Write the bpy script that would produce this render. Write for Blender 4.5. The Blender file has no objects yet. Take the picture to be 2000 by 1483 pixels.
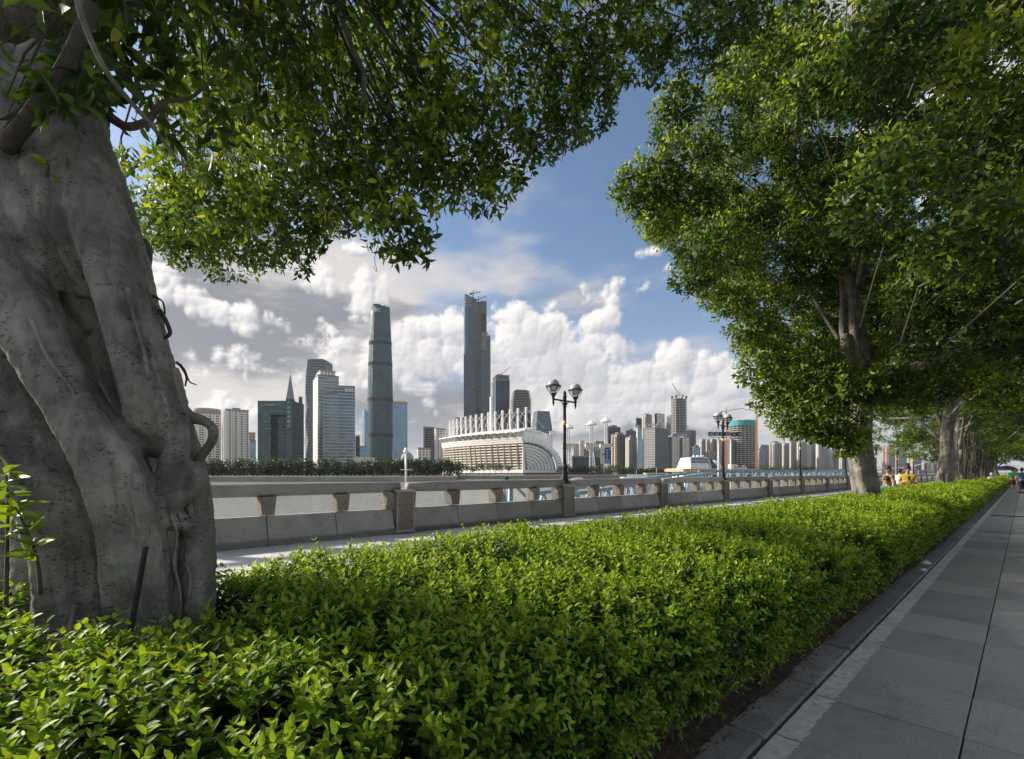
import bpy, bmesh, math, random
import numpy as np
from mathutils import Vector, Matrix

# ------------------------------------------------------------------ frame of reference
F = 944.0            # 17 mm lens on a 36 mm wide sensor, in pixels of the 2000 px photograph
HOR = 923.0          # horizon row
H = 1.4              # eye height above the paving
S_, C_ = 0.727, 0.6865          # the walk runs along (S_, C_); v is measured from it towards the river
PHI = math.atan2(C_, S_)
WATER = -4.0
rng = np.random.default_rng(7)
random.seed(7)

def at(px, py, D):
    return Vector(((px - 1000) / F * D, D, H + (HOR - py) / F * D))
def uv(u, v, z=0.0):
    return Vector((S_ * u - C_ * v, C_ * u + S_ * v, z))
def to_uv(P):
    return P[..., 0] * S_ + P[..., 1] * C_, -P[..., 0] * C_ + P[..., 1] * S_
def project(P):
    P = np.asarray(P); y = np.where(np.abs(P[..., 1]) < 1e-3, 1e-3, P[..., 1])
    return 1000 + F * P[..., 0] / y, HOR - F * (P[..., 2] - H) / y

sc = bpy.context.scene
col = sc.collection
# ------------------------------------------------------------------ camera
cam = bpy.data.cameras.new('camera'); cam.lens = 17.0; cam.sensor_width = 36.0
cam.shift_y = (HOR - 741.5) / 2000.0
cam.clip_start = 0.05; cam.clip_end = 30000
camo = bpy.data.objects.new('camera', cam); col.objects.link(camo)
camo.location = (0, 0, H); camo.rotation_euler = (math.radians(90), 0, 0)
sc.camera = camo
# ------------------------------------------------------------------ light
SUN_DIR = Vector((-0.96, 0.26, 0)).normalized()
SUN_EL = math.radians(29)
sun_vec = Vector((SUN_DIR.x * math.cos(SUN_EL), SUN_DIR.y * math.cos(SUN_EL), math.sin(SUN_EL)))
sl = bpy.data.lights.new('sun', 'SUN'); sl.energy = 3.8; sl.angle = math.radians(5); sl.color = (1.0, 0.91, 0.80)
so = bpy.data.objects.new('sun', sl); col.objects.link(so)
so.rotation_euler = sun_vec.to_track_quat('Z', 'Y').to_euler()
sc.view_settings.view_transform = 'Standard'; sc.view_settings.look = 'None'
sc.view_settings.gamma = 1; sc.view_settings.exposure = 1.0
SKY_STRENGTH = 0.10

world = bpy.data.worlds.new('World'); sc.world = world; world.use_nodes = True
class NT:
    def __init__(s, tree): s.t = tree; s.n = tree.nodes; s.l = tree.links
    def node(s, typ, **kw):
        n = s.n.new(typ)
        for k, v in kw.items():
            if k.startswith('i_'):
                key = k[2:]; key = int(key) if key.isdigit() else key
                s.put(n.inputs[key], v)
            else: setattr(n, k, v)
        return n
    def put(s, inp, v):
        if isinstance(v, bpy.types.NodeSocket): s.l.new(v, inp)
        else: inp.default_value = v
    def m(s, op, a, b=0.0, c=None, clamp=False):
        n = s.n.new('ShaderNodeMath'); n.operation = op; n.use_clamp = clamp
        s.put(n.inputs[0], a); s.put(n.inputs[1], b)
        if c is not None: s.put(n.inputs[2], c)
        return n.outputs[0]
    def ss(s, x, lo, hi, a=0.0, b=1.0):
        n = s.n.new('ShaderNodeMapRange'); n.interpolation_type = 'SMOOTHSTEP'
        s.put(n.inputs[0], x); s.put(n.inputs[1], lo); s.put(n.inputs[2], hi); s.put(n.inputs[3], a); s.put(n.inputs[4], b)
        return n.outputs[0]
    def lin(s, x, lo, hi, a=0.0, b=1.0):
        n = s.n.new('ShaderNodeMapRange'); n.clamp = True
        s.put(n.inputs[0], x); s.put(n.inputs[1], lo); s.put(n.inputs[2], hi); s.put(n.inputs[3], a); s.put(n.inputs[4], b)
        return n.outputs[0]
    def mix(s, f, a, b, mode='MIX'):
        n = s.n.new('ShaderNodeMix'); n.data_type = 'RGBA'; n.blend_type = mode
        s.put(n.inputs['Factor'], f)
        s.put(n.inputs[6], a if isinstance(a, bpy.types.NodeSocket) else (*a[:3], 1))
        s.put(n.inputs[7], b if isinstance(b, bpy.types.NodeSocket) else (*b[:3], 1))
        return n.outputs[2]
    def noise(s, vec, scale, detail=4, rough=0.55, dist=0.0, out=0):
        n = s.n.new('ShaderNodeTexNoise')
        if vec is not None: s.l.new(vec, n.inputs['Vector'])
        n.inputs['Scale'].default_value = scale; n.inputs['Detail'].default_value = detail
        n.inputs['Roughness'].default_value = rough; n.inputs['Distortion'].default_value = dist
        return n.outputs[out]
    def ramp(s, x, stops):
        n = s.n.new('ShaderNodeValToRGB'); e = n.color_ramp.elements
        while len(e) < len(stops): e.new(0.5)
        for k, (p, c) in enumerate(stops): e[k].position = p; e[k].color = (*c[:3], 1)
        s.l.new(x, n.inputs[0]); return n.outputs[0]
    def vscale(s, vec, v):
        n = s.n.new('ShaderNodeVectorMath'); n.operation = 'MULTIPLY'; s.l.new(vec, n.inputs[0]); n.inputs[1].default_value = v
        return n.outputs[0]

def build_world():
    w = NT(world.node_tree); w.n.clear()
    out = w.node('ShaderNodeOutputWorld'); bg = w.node('ShaderNodeBackground'); w.l.new(bg.outputs[0], out.inputs[0])
    bg.inputs['Strength'].default_value = SKY_STRENGTH
    sky = w.node('ShaderNodeTexSky', sky_type='NISHITA'); sky.sun_disc = False
    sky.sun_elevation = SUN_EL; sky.sun_rotation = math.atan2(SUN_DIR.x, SUN_DIR.y)
    sky.air_density = 1.0; sky.dust_density = 1.2; sky.ozone_density = 1.5; sky.altitude = 10
    # broken cloud, worked out once over the whole sky (azimuth by elevation) and laid over the clear sky
    NW, NH = 4096, 1024
    r = np.random.default_rng(77)
    azs = (np.arange(NW) + .5) / NW * 2 * np.pi - np.pi; els = (np.arange(NH) + .5) / NH * (np.pi / 2)
    def vnoise(fx, fy, seed):
        g = np.random.default_rng(seed).random((int(fy) + 4, int(fx))).astype(np.float32)
        x = (azs + np.pi) / (2 * np.pi) * g.shape[1]; y = els / (np.pi / 2) * fy
        xi = np.floor(x).astype(int); yi = np.floor(y).astype(int); tx = (x - xi).astype(np.float32); ty = (y - yi).astype(np.float32)
        tx = tx * tx * tx * (tx * (tx * 6 - 15) + 10); ty = ty * ty * ty * (ty * (ty * 6 - 15) + 10)
        x0 = xi % g.shape[1]; x1 = (xi + 1) % g.shape[1]
        top = g[:, x0] * (1 - tx) + g[:, x1] * tx
        return top[yi] * (1 - ty)[:, None] + top[yi + 1] * ty[:, None]
    def fbm(fx, fy, octs, seed, gain=.55, billow=False):
        acc = np.zeros((NH, NW), np.float32); amp = 1.0; tot = 0
        for o in range(octs):
            n = vnoise(fx * 2**o, fy * 2**o, seed + o)
            if billow: n = np.abs(n * 2 - 1)
            acc += n * amp; tot += amp; amp *= gain
        return acc / tot
    def shift(A, dx, dy):
        A = np.roll(A, -dx, 1)
        if dy > 0: A = np.vstack([A[dy:], np.repeat(A[-1:], dy, 0)])
        elif dy < 0: A = np.vstack([np.repeat(A[:1], -dy, 0), A[:dy]])
        return A
    def sm(x, lo, hi):
        t = np.clip((x - lo) / (hi - lo), 0, 1); return t * t * (3 - 2 * t)
    def blobs(lst, out):
        for px, py, rx, ry, wt in lst:
            t = (px - 1000) / F; a = math.atan(t); ca = math.cos(a); e = math.atan((HOR - py) / F * ca); sx = ca * ca * rx / F; sy = ca * ry / F
            i0, i1 = [int((a + k * 3.2 * sx + np.pi) / (2 * np.pi) * NW) for k in (-1, 1)]; j1 = min(NH, int((e + 3.2 * sy) / (np.pi / 2) * NH) + 1); j0 = max(0, int((e - 3.2 * sy) / (np.pi / 2) * NH))
            i0 = max(i0, 0); X = (azs[i0:i1] - a) / sx; Y = (els[j0:j1] - e) / sy
            Y = np.where(Y < 0, Y * 1.25, Y)
            g = wt * np.exp(-.8 * (X[None]**2 + Y[:, None]**2)); out[j0:j1, i0:i1] = np.maximum(out[j0:j1, i0:i1], g)
        return out
    cumulus = [
        (1012, 612, 38, 36, 1.05), (1045, 665, 70, 62, 1.1), (1110, 720, 140, 62, 1.1), (1160, 585, 46, 24, .62), (1175, 632, 40, 28, 1.0), (1205, 680, 56, 40, .9),
        (1240, 735, 100, 42, .9), (1322, 702, 48, 40, 1.1), (1375, 715, 40, 36, 1.0), (1400, 765, 90, 40, 1.0), (1490, 800, 120, 40, .9), (1268, 492, 34, 24, .72),
        (1304, 524, 20, 16, .62), (1240, 562, 40, 18, .56), (1090, 592, 40, 22, .50), (1210, 560, 40, 20, .45), (842, 520, 44, 20, .60), (705, 492, 32, 16, .60), (870, 650, 76, 36, 1.0), (800, 700, 120, 60, 1.0),
        (715, 590, 50, 56, 1.0), (950, 720, 90, 54, 1.0), (640, 560, 60, 40, .9), (600, 520, 70, 30, .7), (1960, 110, 120, 130, 1.0), (1780, 300, 240, 140, .8), (1300, 810, 420, 44, .9), (1250, 770, 200, 40, .9),
        (480, 625, 120, 36, .60), (560, 735, 150, 36, .60), (400, 715, 120, 46, .56), (660, 680, 90, 44, .72), (350, 560, 110, 46, .60), (520, 530, 90, 34, .62), (450, 800, 160, 34, .56), (640, 820, 150, 30, .58)]
    B = blobs(cumulus, np.zeros((NH, NW), np.float32))
    bil = fbm(150, 38, 6, 11, .56, True); fb = fbm(70, 18, 7, 31, .55)
    far = (np.abs(azs - .05) > .95)[None, :] * 1.0
    rest = fbm(14, 5, 7, 61, .52)                                # the sky outside the picture: broken cumulus, its cover raised for brighter, neutral fill light
    B = np.maximum(B, sm(rest, .44, .60) * np.clip((np.abs(azs - .05) - .9) * 4, 0, 1)[None] * .95)
    d = B + (bil - .46) * 1.0 + (fb - .5) * .85 - .30
    d -= np.clip(.22 - B, 0, 1) * 2.5
    alpha = sm(d, -.05, .30)
    ds = B * 1.1 + (fbm(150, 38, 3, 11, .42, True) - .46) * .8 + (fb - .5) * .7 - .30
    hgt = np.sqrt(np.clip(ds * .92 + d * .08, 0, None) + .02)
    gx = (np.roll(hgt, -2, 1) - np.roll(hgt, 2, 1)); gy = (shift(hgt, 0, 2) - shift(hgt, 0, -2))
    L3 = np.array([-.62, .58, .52]); nz = .19
    lam = (-gx * L3[0] - gy * L3[1] + nz * L3[2]) / np.sqrt(gx * gx + gy * gy + nz * nz)
    tau = np.zeros_like(d)
    for k in (4, 8, 13, 19, 26, 34, 44, 56, 70): tau += np.clip(shift(d, -k, int(k * .9)), 0, 1.2)
    shadow = np.exp(-tau * .26)
    lit = np.clip(.22 + .80 * lam, 0, 1) * (.18 + .82 * shadow)
    lit = np.clip(lit * 1.35, 0, 1)[..., None]
    colr = np.array([2.5, 2.6, 2.9]) * (1 - lit) + np.array([5.4, 5.15, 4.95]) * lit
    # drawn-out grey bank over the left of the river
    gb = [(430, 560, 360, 130, 1.0), (520, 690, 340, 120, 1.0), (230, 650, 320, 260, 1.0), (640, 790, 280, 70, .8), (830, 800, 220, 60, .7), (1120, 775, 230, 30, .6), (1330, 830, 300, 40, .8), (100, 500, 300, 200, 1.0), (700, 850, 900, 50, .7), (1000, 780, 200, 50, .7)]
    G = blobs(gb, np.zeros((NH, NW), np.float32)); g1 = fbm(22, 14, 7, 91, .54); g2 = fbm(19, 20, 8, 121, .56)
    ag = sm(G + (g1 - .5) * 1.2, .10, .62)
    t = sm(g2 + (g1 - .5) * .6, .36, .64)[..., None]
    gcol = np.array([1.35, 1.43, 1.66]) * (1 - t) + np.array([3.7, 3.5, 3.4]) * t
    A = alpha[..., None]
    ca = A * .98 + ag[..., None] * (1 - A * .98)
    cc = (colr * A * .98 + gcol * ag[..., None] * (1 - A * .98)) / np.maximum(ca, 1e-4)
    img = bpy.data.images.new('cloud_cover', NW, NH, alpha=True, float_buffer=True)
    img.colorspace_settings.name = 'Non-Color'
    buf = np.concatenate([cc, ca], -1).astype(np.float32); img.alpha_mode = 'CHANNEL_PACKED'
    img.pixels.foreach_set(np.ascontiguousarray(buf).ravel()); img.update()
    tc = w.node('ShaderNodeTexCoord'); sep = w.node('ShaderNodeSeparateXYZ'); w.l.new(tc.outputs['Generated'], sep.inputs[0])
    az = w.m('ARCTAN2', sep.outputs[0], sep.outputs[1]); el = w.m('ARCSINE', sep.outputs[2])
    cv = w.node('ShaderNodeCombineXYZ'); w.put(cv.inputs[0], w.m('ADD', w.m('DIVIDE', az, 2 * math.pi), .5)); w.put(cv.inputs[1], w.m('MAXIMUM', w.m('DIVIDE', el, math.pi / 2), .001))
    it = w.node('ShaderNodeTexImage', image=img, extension='EXTEND', interpolation='Linear'); w.l.new(cv.outputs[0], it.inputs[0])
    clear = w.mix(1.0, sky.outputs[0], (0.61, 0.68, 0.75), 'MULTIPLY')
    hz = w.m('MULTIPLY', w.m('POWER', 2.71828, w.m('MULTIPLY', w.m('ABSOLUTE', el), -9.0)), .75)
    base = w.mix(hz, clear, (3.5, 3.5, 3.7))
    base = w.mix(it.outputs['Alpha'], base, it.outputs['Color'])
    w.l.new(base, bg.inputs['Color'])
build_world()

sc.render.engine = 'CYCLES'
cy = sc.cycles
cy.use_denoising = True
try: cy.denoiser = 'OPENIMAGEDENOISE'
except Exception: pass
cy.use_adaptive_sampling = True; cy.adaptive_threshold = 0.015
cy.max_bounces = 7; cy.diffuse_bounces = 4; cy.glossy_bounces = 3; cy.transmission_bounces = 4; cy.transparent_max_bounces = 6
cy.caustics_reflective = False; cy.caustics_refractive = False
cy.sample_clamp_indirect = 6.0

# ------------------------------------------------------------------ mesh helpers
def tag(o, label=None, cat=None, group=None, kind=None):
    if label: o['label'] = label
    if cat: o['category'] = cat
    if group: o['group'] = group
    if kind: o['kind'] = kind
    return o
def empty(name, loc=(0, 0, 0), rz=0.0, label=None, cat=None, group=None):
    o = bpy.data.objects.new(name, None); col.objects.link(o); o.location = loc; o.rotation_euler = (0, 0, rz)
    o.empty_display_size = .2
    return tag(o, label, cat, group)
def link(name, me, mat=None, parent=None, loc=None, rot=None, scale=None):
    o = bpy.data.objects.new(name, me); col.objects.link(o)
    if mat is not None and len(me.materials) == 0: me.materials.append(mat)
    if parent is not None: o.parent = parent
    if loc is not None: o.location = loc
    if rot is not None: o.rotation_euler = rot
    if scale is not None: o.scale = scale
    return o
def mesh_np(name, verts, polys, attrs=None, smooth=False):
    """polys: list of int arrays (n,k)"""
    me = bpy.data.meshes.new(name); verts = np.ascontiguousarray(verts, dtype=np.float32)
    me.vertices.add(len(verts)); me.vertices.foreach_set('co', verts.ravel())
    nl = sum(p.size for p in polys); npoly = sum(len(p) for p in polys)
    me.loops.add(nl); me.loops.foreach_set('vertex_index', np.concatenate([p.ravel() for p in polys]).astype(np.int32))
    me.polygons.add(npoly)
    tot = np.concatenate([np.full(len(p), p.shape[1], np.int32) for p in polys])
    start = np.concatenate([[0], np.cumsum(tot)[:-1]]).astype(np.int32)
    me.polygons.foreach_set('loop_start', start)
    me.polygons.foreach_set('loop_total', tot)
    if smooth: me.polygons.foreach_set('use_smooth', np.ones(npoly, bool))
    for k, v in (attrs or {}).items():
        a = me.attributes.new(k, 'FLOAT', 'POINT'); a.data.foreach_set('value', np.asarray(v, np.float32))
    me.update(calc_edges=True); me.validate()
    return me
class MB:
    """collects shapes; build() links them as one mesh object"""
    def __init__(s): s.v = []; s.f = []; s.uv = {}; s.fm = []
    def add(s, vs, fs, uvs=None, m=0):
        b = len(s.v); s.v += [tuple(v) for v in vs]
        for k, f in enumerate(fs):
            if uvs is not None and uvs[k] is not None: s.uv[len(s.f)] = uvs[k]
            s.f.append(tuple(b + i for i in f)); s.fm.append(m)
        return s
    def box(s, lo, hi, M=None, m=0):
        x0, y0, z0 = lo; x1, y1, z1 = hi
        vs = [Vector(p) for p in ((x0,y0,z0),(x1,y0,z0),(x1,y1,z0),(x0,y1,z0),(x0,y0,z1),(x1,y0,z1),(x1,y1,z1),(x0,y1,z1))]
        if M is not None: vs = [M @ v for v in vs]
        return s.add(vs, [(3,2,1,0),(4,5,6,7),(0,1,5,4),(1,2,6,5),(2,3,7,6),(3,0,4,7)], m=m)
    def hexa(s, bot, top, m=0):
        n = len(bot); vs = list(bot) + list(top)
        fs = [tuple(reversed(range(n))), tuple(range(n, 2 * n))] + [(i, (i + 1) % n, n + (i + 1) % n, n + i) for i in range(n)]
        return s.add(vs, fs, m=m)
    def beam(s, a, b, w, h=None, m=0, up=Vector((0, 0, 1))):
        a = Vector(a); b = Vector(b); h = h or w; d = b - a; L = d.length
        if L < 1e-6: return s
        d.normalize(); 
        if abs(d.dot(up)) > .98: up = Vector((1, 0, 0))
        x = d.cross(up).normalized(); y = x.cross(d)
        vs = [p + x * sx * w / 2 + y * sy * h / 2 for p in (a, b) for sx, sy in ((-1,-1),(1,-1),(1,1),(-1,1))]
        return s.add(vs, [(3,2,1,0),(4,5,6,7),(0,1,5,4),(1,2,6,5),(2,3,7,6),(3,0,4,7)], m=m)
    def tube(s, pts, rad, n=8, m=0):
        pts = [Vector(p) for p in pts]; rad = [rad] * len(pts) if np.isscalar(rad) else rad
        rings = []; prev = None
        for i, p in enumerate(pts):
            d = (pts[min(i + 1, len(pts) - 1)] - pts[max(i - 1, 0)]).normalized()
            if prev is None:
                a = Vector((0, 0, 1)) if abs(d.z) < .9 else Vector((1, 0, 0)); x = d.cross(a).normalized()
            else: x = (prev - d * prev.dot(d)).normalized()
            prev = x; y = d.cross(x)
            rings.append([p + (x * math.cos(t) + y * math.sin(t)) * rad[i] for t in [2 * math.pi * k / n for k in range(n)]])
        vs = [v for r in rings for v in r]; fs = []
        for i in range(len(rings) - 1):
            for k in range(n): fs.append((i*n+k, i*n+(k+1)%n, (i+1)*n+(k+1)%n, (i+1)*n+k))
        fs.append(tuple(reversed(range(n)))); fs.append(tuple(range((len(rings)-1)*n, len(rings)*n)))
        return s.add(vs, fs, m=m)
    def lathe(s, prof, n=16, c=(0, 0, 0), m=0):
        c = Vector(c); vs = []; fs = []
        for r, z in prof:
            vs += [c + Vector((r * math.cos(2*math.pi*k/n), r * math.sin(2*math.pi*k/n), z)) for k in range(n)]
        for i in range(len(prof) - 1):
            for k in range(n): fs.append((i*n+k, i*n+(k+1)%n, (i+1)*n+(k+1)%n, (i+1)*n+k))
        fs.append(tuple(reversed(range(n)))); fs.append(tuple(range((len(prof)-1)*n, len(prof)*n)))
        return s.add(vs, fs, m=m)
    def prism(s, foot, z0, z1, m=0, foot_top=None, cap=True):
        """vertical walls with a metric uv"""
        n = len(foot); ft = foot_top or foot
        vs = [(p[0], p[1], z0) for p in foot] + [(p[0], p[1], z1 if len(p) < 3 else p[2]) for p in ft]; fs = []; us = []
        acc = 0.0
        for i in range(n):
            j = (i + 1) % n; L = math.hypot(foot[j][0]-foot[i][0], foot[j][1]-foot[i][1])
            fs.append((i, j, n + j, n + i)); us.append([(acc, z0), (acc + L, z0), (acc + L, vs[n+j][2]), (acc, vs[n+i][2])]); acc += L
        if cap: fs.append(tuple(range(n, 2 * n))); us.append([(0.01, 0.01)] * n)
        return s.add(vs, fs, us, m)
    def mesh(s, name, smooth=False):
        me = bpy.data.meshes.new(name); me.from_pydata(s.v, [], s.f)
        if s.uv:
            ul = me.uv_layers.new(name='UVMap').data
            for fi, us in s.uv.items():
                for k, li in enumerate(me.polygons[fi].loop_indices): ul[li].uv = us[k]
        if any(s.fm): me.polygons.foreach_set('material_index', s.fm)
        if smooth: me.polygons.foreach_set('use_smooth', [True] * len(me.polygons))
        me.update(); return me
    def build(s, name, mat=None, parent=None, smooth=False, loc=None, rot=None):
        me = s.mesh(name, smooth)
        for x in (mat if isinstance(mat, (list, tuple)) else [mat]):
            if x is not None: me.materials.append(x)
        return link(name, me, None, parent, loc, rot)
def bevel_mod(o, w=.01, seg=2):
    b = o.modifiers.new('bevel', 'BEVEL'); b.width = w; b.segments = seg; b.limit_method = 'ANGLE'; b.angle_limit = math.radians(40); return o
def copy_tree(o, parent=None):
    c = o.copy(); col.objects.link(c)
    if parent is not None: c.parent = parent
    for ch in list(o.children): copy_tree(ch, c)
    return c

# ------------------------------------------------------------------ materials
def newmat(name):
    m = bpy.data.materials.new(name); m.use_nodes = True; w = NT(m.node_tree); w.n.clear()
    out = w.node('ShaderNodeOutputMaterial'); p = w.node('ShaderNodeBsdfPrincipled'); w.l.new(p.outputs[0], out.inputs[0])
    return m, w, p, out
def plain(name, c, rough=.6, metal=0.0, var=.12, scale=3.0, bump=0.0, spec=.5, bscale=None):
    m, w, p, out = newmat(name)
    tc = w.node('ShaderNodeTexCoord').outputs['Object']
    n = w.noise(tc, scale, 6, .6)
    d = tuple(x * (1 - var) for x in c); e = tuple(min(1, x * (1 + var)) for x in c)
    w.l.new(w.ramp(n, [(.3, d), (.7, e)]), p.inputs['Base Color'])
    p.inputs['Roughness'].default_value = rough; p.inputs['Metallic'].default_value = metal
    p.inputs['Specular IOR Level'].default_value = spec
    if bump:
        b = w.node('ShaderNodeBump'); b.inputs['Strength'].default_value = bump; b.inputs['Distance'].default_value = .02
        w.l.new(w.noise(tc, bscale or scale * 6, 6, .65), b.inputs['Height']); w.l.new(b.outputs[0], p.inputs['Normal'])
    return m
def stone(name, c, dark, scale=2.0, grain=90, bump=.35, rough=.8, rough_face=0.0):
    m, w, p, out = newmat(name)
    g = w.node('ShaderNodeNewGeometry'); tc = g.outputs['Position']
    rnd = w.node('ShaderNodeObjectInfo').outputs['Random']
    n = w.noise(tc, scale, 8, .65); n2 = w.noise(tc, grain, 3, .7); n3 = w.noise(tc, scale * 4, 6, .7, 1.2)
    base = w.ramp(n, [(.3, dark), (.62, c), (.85, tuple(min(1, x * 1.15) for x in c))])
    base = w.mix(w.ss(n3, .58, .75), base, tuple(x * .55 for x in dark))
    base = w.mix(.55, base, w.ramp(n2, [(.35, tuple(x * .5 for x in c)), (.5, c), (.66, tuple(min(1, x * 1.6) for x in c))]))
    st_n = w.noise(tc, scale * .8, 9, .72, 2.0)
    base = w.mix(w.m('MULTIPLY', w.ss(st_n, .50, .68), .5), base, tuple(x * .8 for x in dark))
    tone = w.lin(rnd, 0, 1, .80, 1.16)
    cc = w.node('ShaderNodeCombineXYZ'); [w.put(cc.inputs[k], tone) for k in range(3)]
    base = w.mix(1.0, base, cc.outputs[0], 'MULTIPLY')
    w.l.new(base, p.inputs['Base Color']); p.inputs['Roughness'].default_value = rough
    p.inputs['Specular IOR Level'].default_value = .35
    b = w.node('ShaderNodeBump'); b.inputs['Strength'].default_value = bump; b.inputs['Distance'].default_value = .01
    w.l.new(w.m('ADD', n2, w.m('MULTIPLY', n3, 1 + 6 * rough_face)), b.inputs['Height']); w.l.new(b.outputs[0], p.inputs['Normal'])
    return m
def leafmat(name, stops, transl=.38, rough=.38, tboost=1.6, spec=.45):
    m, w, p, out = newmat(name)
    a = w.node('ShaderNodeAttribute', attribute_name='tint')
    g = w.node('ShaderNodeNewGeometry')
    n = w.noise(g.outputs['Position'], 55, 3, .6)
    x = w.m('ADD', a.outputs['Fac'], w.m('MULTIPLY', w.m('SUBTRACT', n, .5), .14))
    c = w.ramp(x, stops)
    w.l.new(c, p.inputs['Base Color']); p.inputs['Roughness'].default_value = rough; p.inputs['Specular IOR Level'].default_value = spec
    t = w.node('ShaderNodeBsdfTranslucent'); w.l.new(w.mix(1.0, c, (tboost * 1.05, tboost, tboost * .45), 'MULTIPLY'), t.inputs['Color'])
    mx = w.node('ShaderNodeMixShader'); mx.inputs[0].default_value = transl
    w.l.new(p.outputs[0], mx.inputs[1]); w.l.new(t.outputs[0], mx.inputs[2]); w.l.new(mx.outputs[0], out.inputs[0])
    return m
def facade(name, glass, frame, fh=3.8, bw=2.4, fr_h=.28, fr_v=.16, metal=.55, rough=.18, var=.35, frame_rough=.6, patch=0.0):
    """windows and spandrels by the metre, from the wall's uv"""
    m, w, p, out = newmat(name)
    u = w.node('ShaderNodeUVMap').outputs[0]; sp = w.node('ShaderNodeSeparateXYZ'); w.l.new(u, sp.inputs[0])
    a = w.m('DIVIDE', sp.outputs[0], bw); b = w.m('DIVIDE', sp.outputs[1], fh)
    fa = w.m('FRACT', a); fb = w.m('FRACT', b)
    isf = w.m('MAXIMUM', w.m('LESS_THAN', fa, fr_v), w.m('LESS_THAN', fb, fr_h))
    cv = w.node('ShaderNodeCombineXYZ'); w.put(cv.inputs[0], w.m('FLOOR', a)); w.put(cv.inputs[1], w.m('FLOOR', b))
    wn = w.node('ShaderNodeTexWhiteNoise', noise_dimensions='2D'); w.l.new(cv.outputs[0], wn.inputs['Vector'])
    big = w.noise(u, .03, 4, .6)
    gl = w.mix(w.lin(wn.outputs['Value'], 0, 1), tuple(x * (1 - var) for x in glass), tuple(min(1, x * (1 + var)) for x in glass))
    gl = w.mix(w.m('MULTIPLY', w.ss(big, .42, .62), .5), gl, tuple(x * .6 for x in glass))
    w.l.new(w.mix(isf, gl, frame), p.inputs['Base Color'])
    w.l.new(w.lin(isf, 0, 1, metal, 0.0), p.inputs['Metallic']); w.l.new(w.lin(isf, 0, 1, rough, frame_rough), p.inputs['Roughness'])
    bp = w.node('ShaderNodeBump'); bp.inputs['Strength'].default_value = .6; bp.inputs['Distance'].default_value = .4
    w.l.new(isf, bp.inputs['Height']); w.l.new(bp.outputs[0], p.inputs['Normal'])
    return m

M = {}
# ------------------------------------------------------------------ materials of the near ground
M['granite'] = stone('walk_granite', (.40, .375, .345), (.25, .232, .212), 1.1, 120, .35, .74)
M['kerb'] = stone('kerb_stone', (.25, .238, .222), (.12, .112, .10), 2.2, 70, .5, .85)
M['prom'] = stone('promenade_stone', (.62, .60, .57), (.46, .44, .42), .9, 80, .25, .8)
M['rail'] = stone('rail_granite', (.36, .34, .315), (.19, .178, .165), 1.8, 70, .35, .72)
M['rough'] = stone('rough_granite', (.33, .285, .235), (.15, .13, .108), 5.0, 45, 1.0, .9, 1.0)
M['iron'] = plain('black_iron', (.018, .018, .02), .45, .3, .3, 8, .3)
M['soil'] = plain('litter_soil', (.10, .075, .055), .95, 0, .5, 22, 1.0, .2, 60)
M['dark_joint'] = plain('joint_dirt', (.07, .06, .048), .95, 0, .4, 9, .5)
M['asphalt'] = plain('ground_fill', (.12, .115, .11), .9, 0, .2, 1)

def paint_mat():
    m, w, p, out = newmat('worn_paint')
    g = w.node('ShaderNodeNewGeometry').outputs['Position']
    n = w.noise(g, 14, 8, .7); n2 = w.noise(g, 3.5, 5, .6)
    c = w.ramp(w.m('ADD', w.m('MULTIPLY', n, .7), w.m('MULTIPLY', n2, .3)), [(.34, (.34, .32, .30)), (.44, (.52, .50, .46)), (.6, (.70, .67, .61)), (.75, (.76, .73, .67))])
    w.l.new(c, p.inputs['Base Color']); p.inputs['Roughness'].default_value = .85
    b = w.node('ShaderNodeBump'); b.inputs['Strength'].default_value = .4; b.inputs['Distance'].default_value = .006
    w.l.new(n, b.inputs['Height']); w.l.new(b.outputs[0], p.inputs['Normal'])
    return m
M['paint'] = paint_mat()
def water_mat():
    m, w, p, out = newmat('river_water')
    g = w.node('ShaderNodeNewGeometry').outputs['Position']
    p.inputs['Base Color'].default_value = (.33, .34, .30, 1); p.inputs['Roughness'].default_value = .10
    p.inputs['Specular IOR Level'].default_value = .6; p.inputs['IOR'].default_value = 1.33
    n = w.noise(w.vscale(g, (.8, 1.5, 1)), .55, 5, .55, .6); n2 = w.noise(w.vscale(g, (1, 1.8, 1)), 2.6, 4, .6, .4); n3 = w.noise(g, .06, 4, .5)
    hgt = w.m('ADD', w.m('MULTIPLY', n, 1.0), w.m('MULTIPLY', n2, .22))
    hgt = w.m('MULTIPLY', hgt, w.lin(n3, .3, .7, .55, 1.2))
    b = w.node('ShaderNodeBump'); b.inputs['Strength'].default_value = .55; b.inputs['Distance'].default_value = .9
    w.l.new(hgt, b.inputs['Height']); w.l.new(b.outputs[0], p.inputs['Normal'])
    return m
M['water'] = water_mat()

# ------------------------------------------------------------------ the setting
def sheet(name, pts, z, mat, label=None, parent=None):
    mb = MB(); mb.add([(p[0], p[1], z) for p in pts], [tuple(range(len(pts)))])
    o = mb.build(name, mat, parent)
    if parent is None: o['kind'] = 'structure'
    return o
Q = 10.45   # river edge of the quay
o = sheet('water', [(-9000, -200), (12000, -200), (12000, 14000), (-9000, 14000)], WATER, M['water'])
mb = MB(); c = [uv(-400, -400), uv(3000, -400), uv(3000, Q), uv(-400, Q)]
mb.add([(p.x, p.y, -.06) for p in c] + [(p.x, p.y, -9) for p in c[2:]], [(0, 1, 2, 3), (3, 2, 4, 5)])
ground = mb.build('ground', M['asphalt']); ground['kind'] = 'structure'

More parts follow.
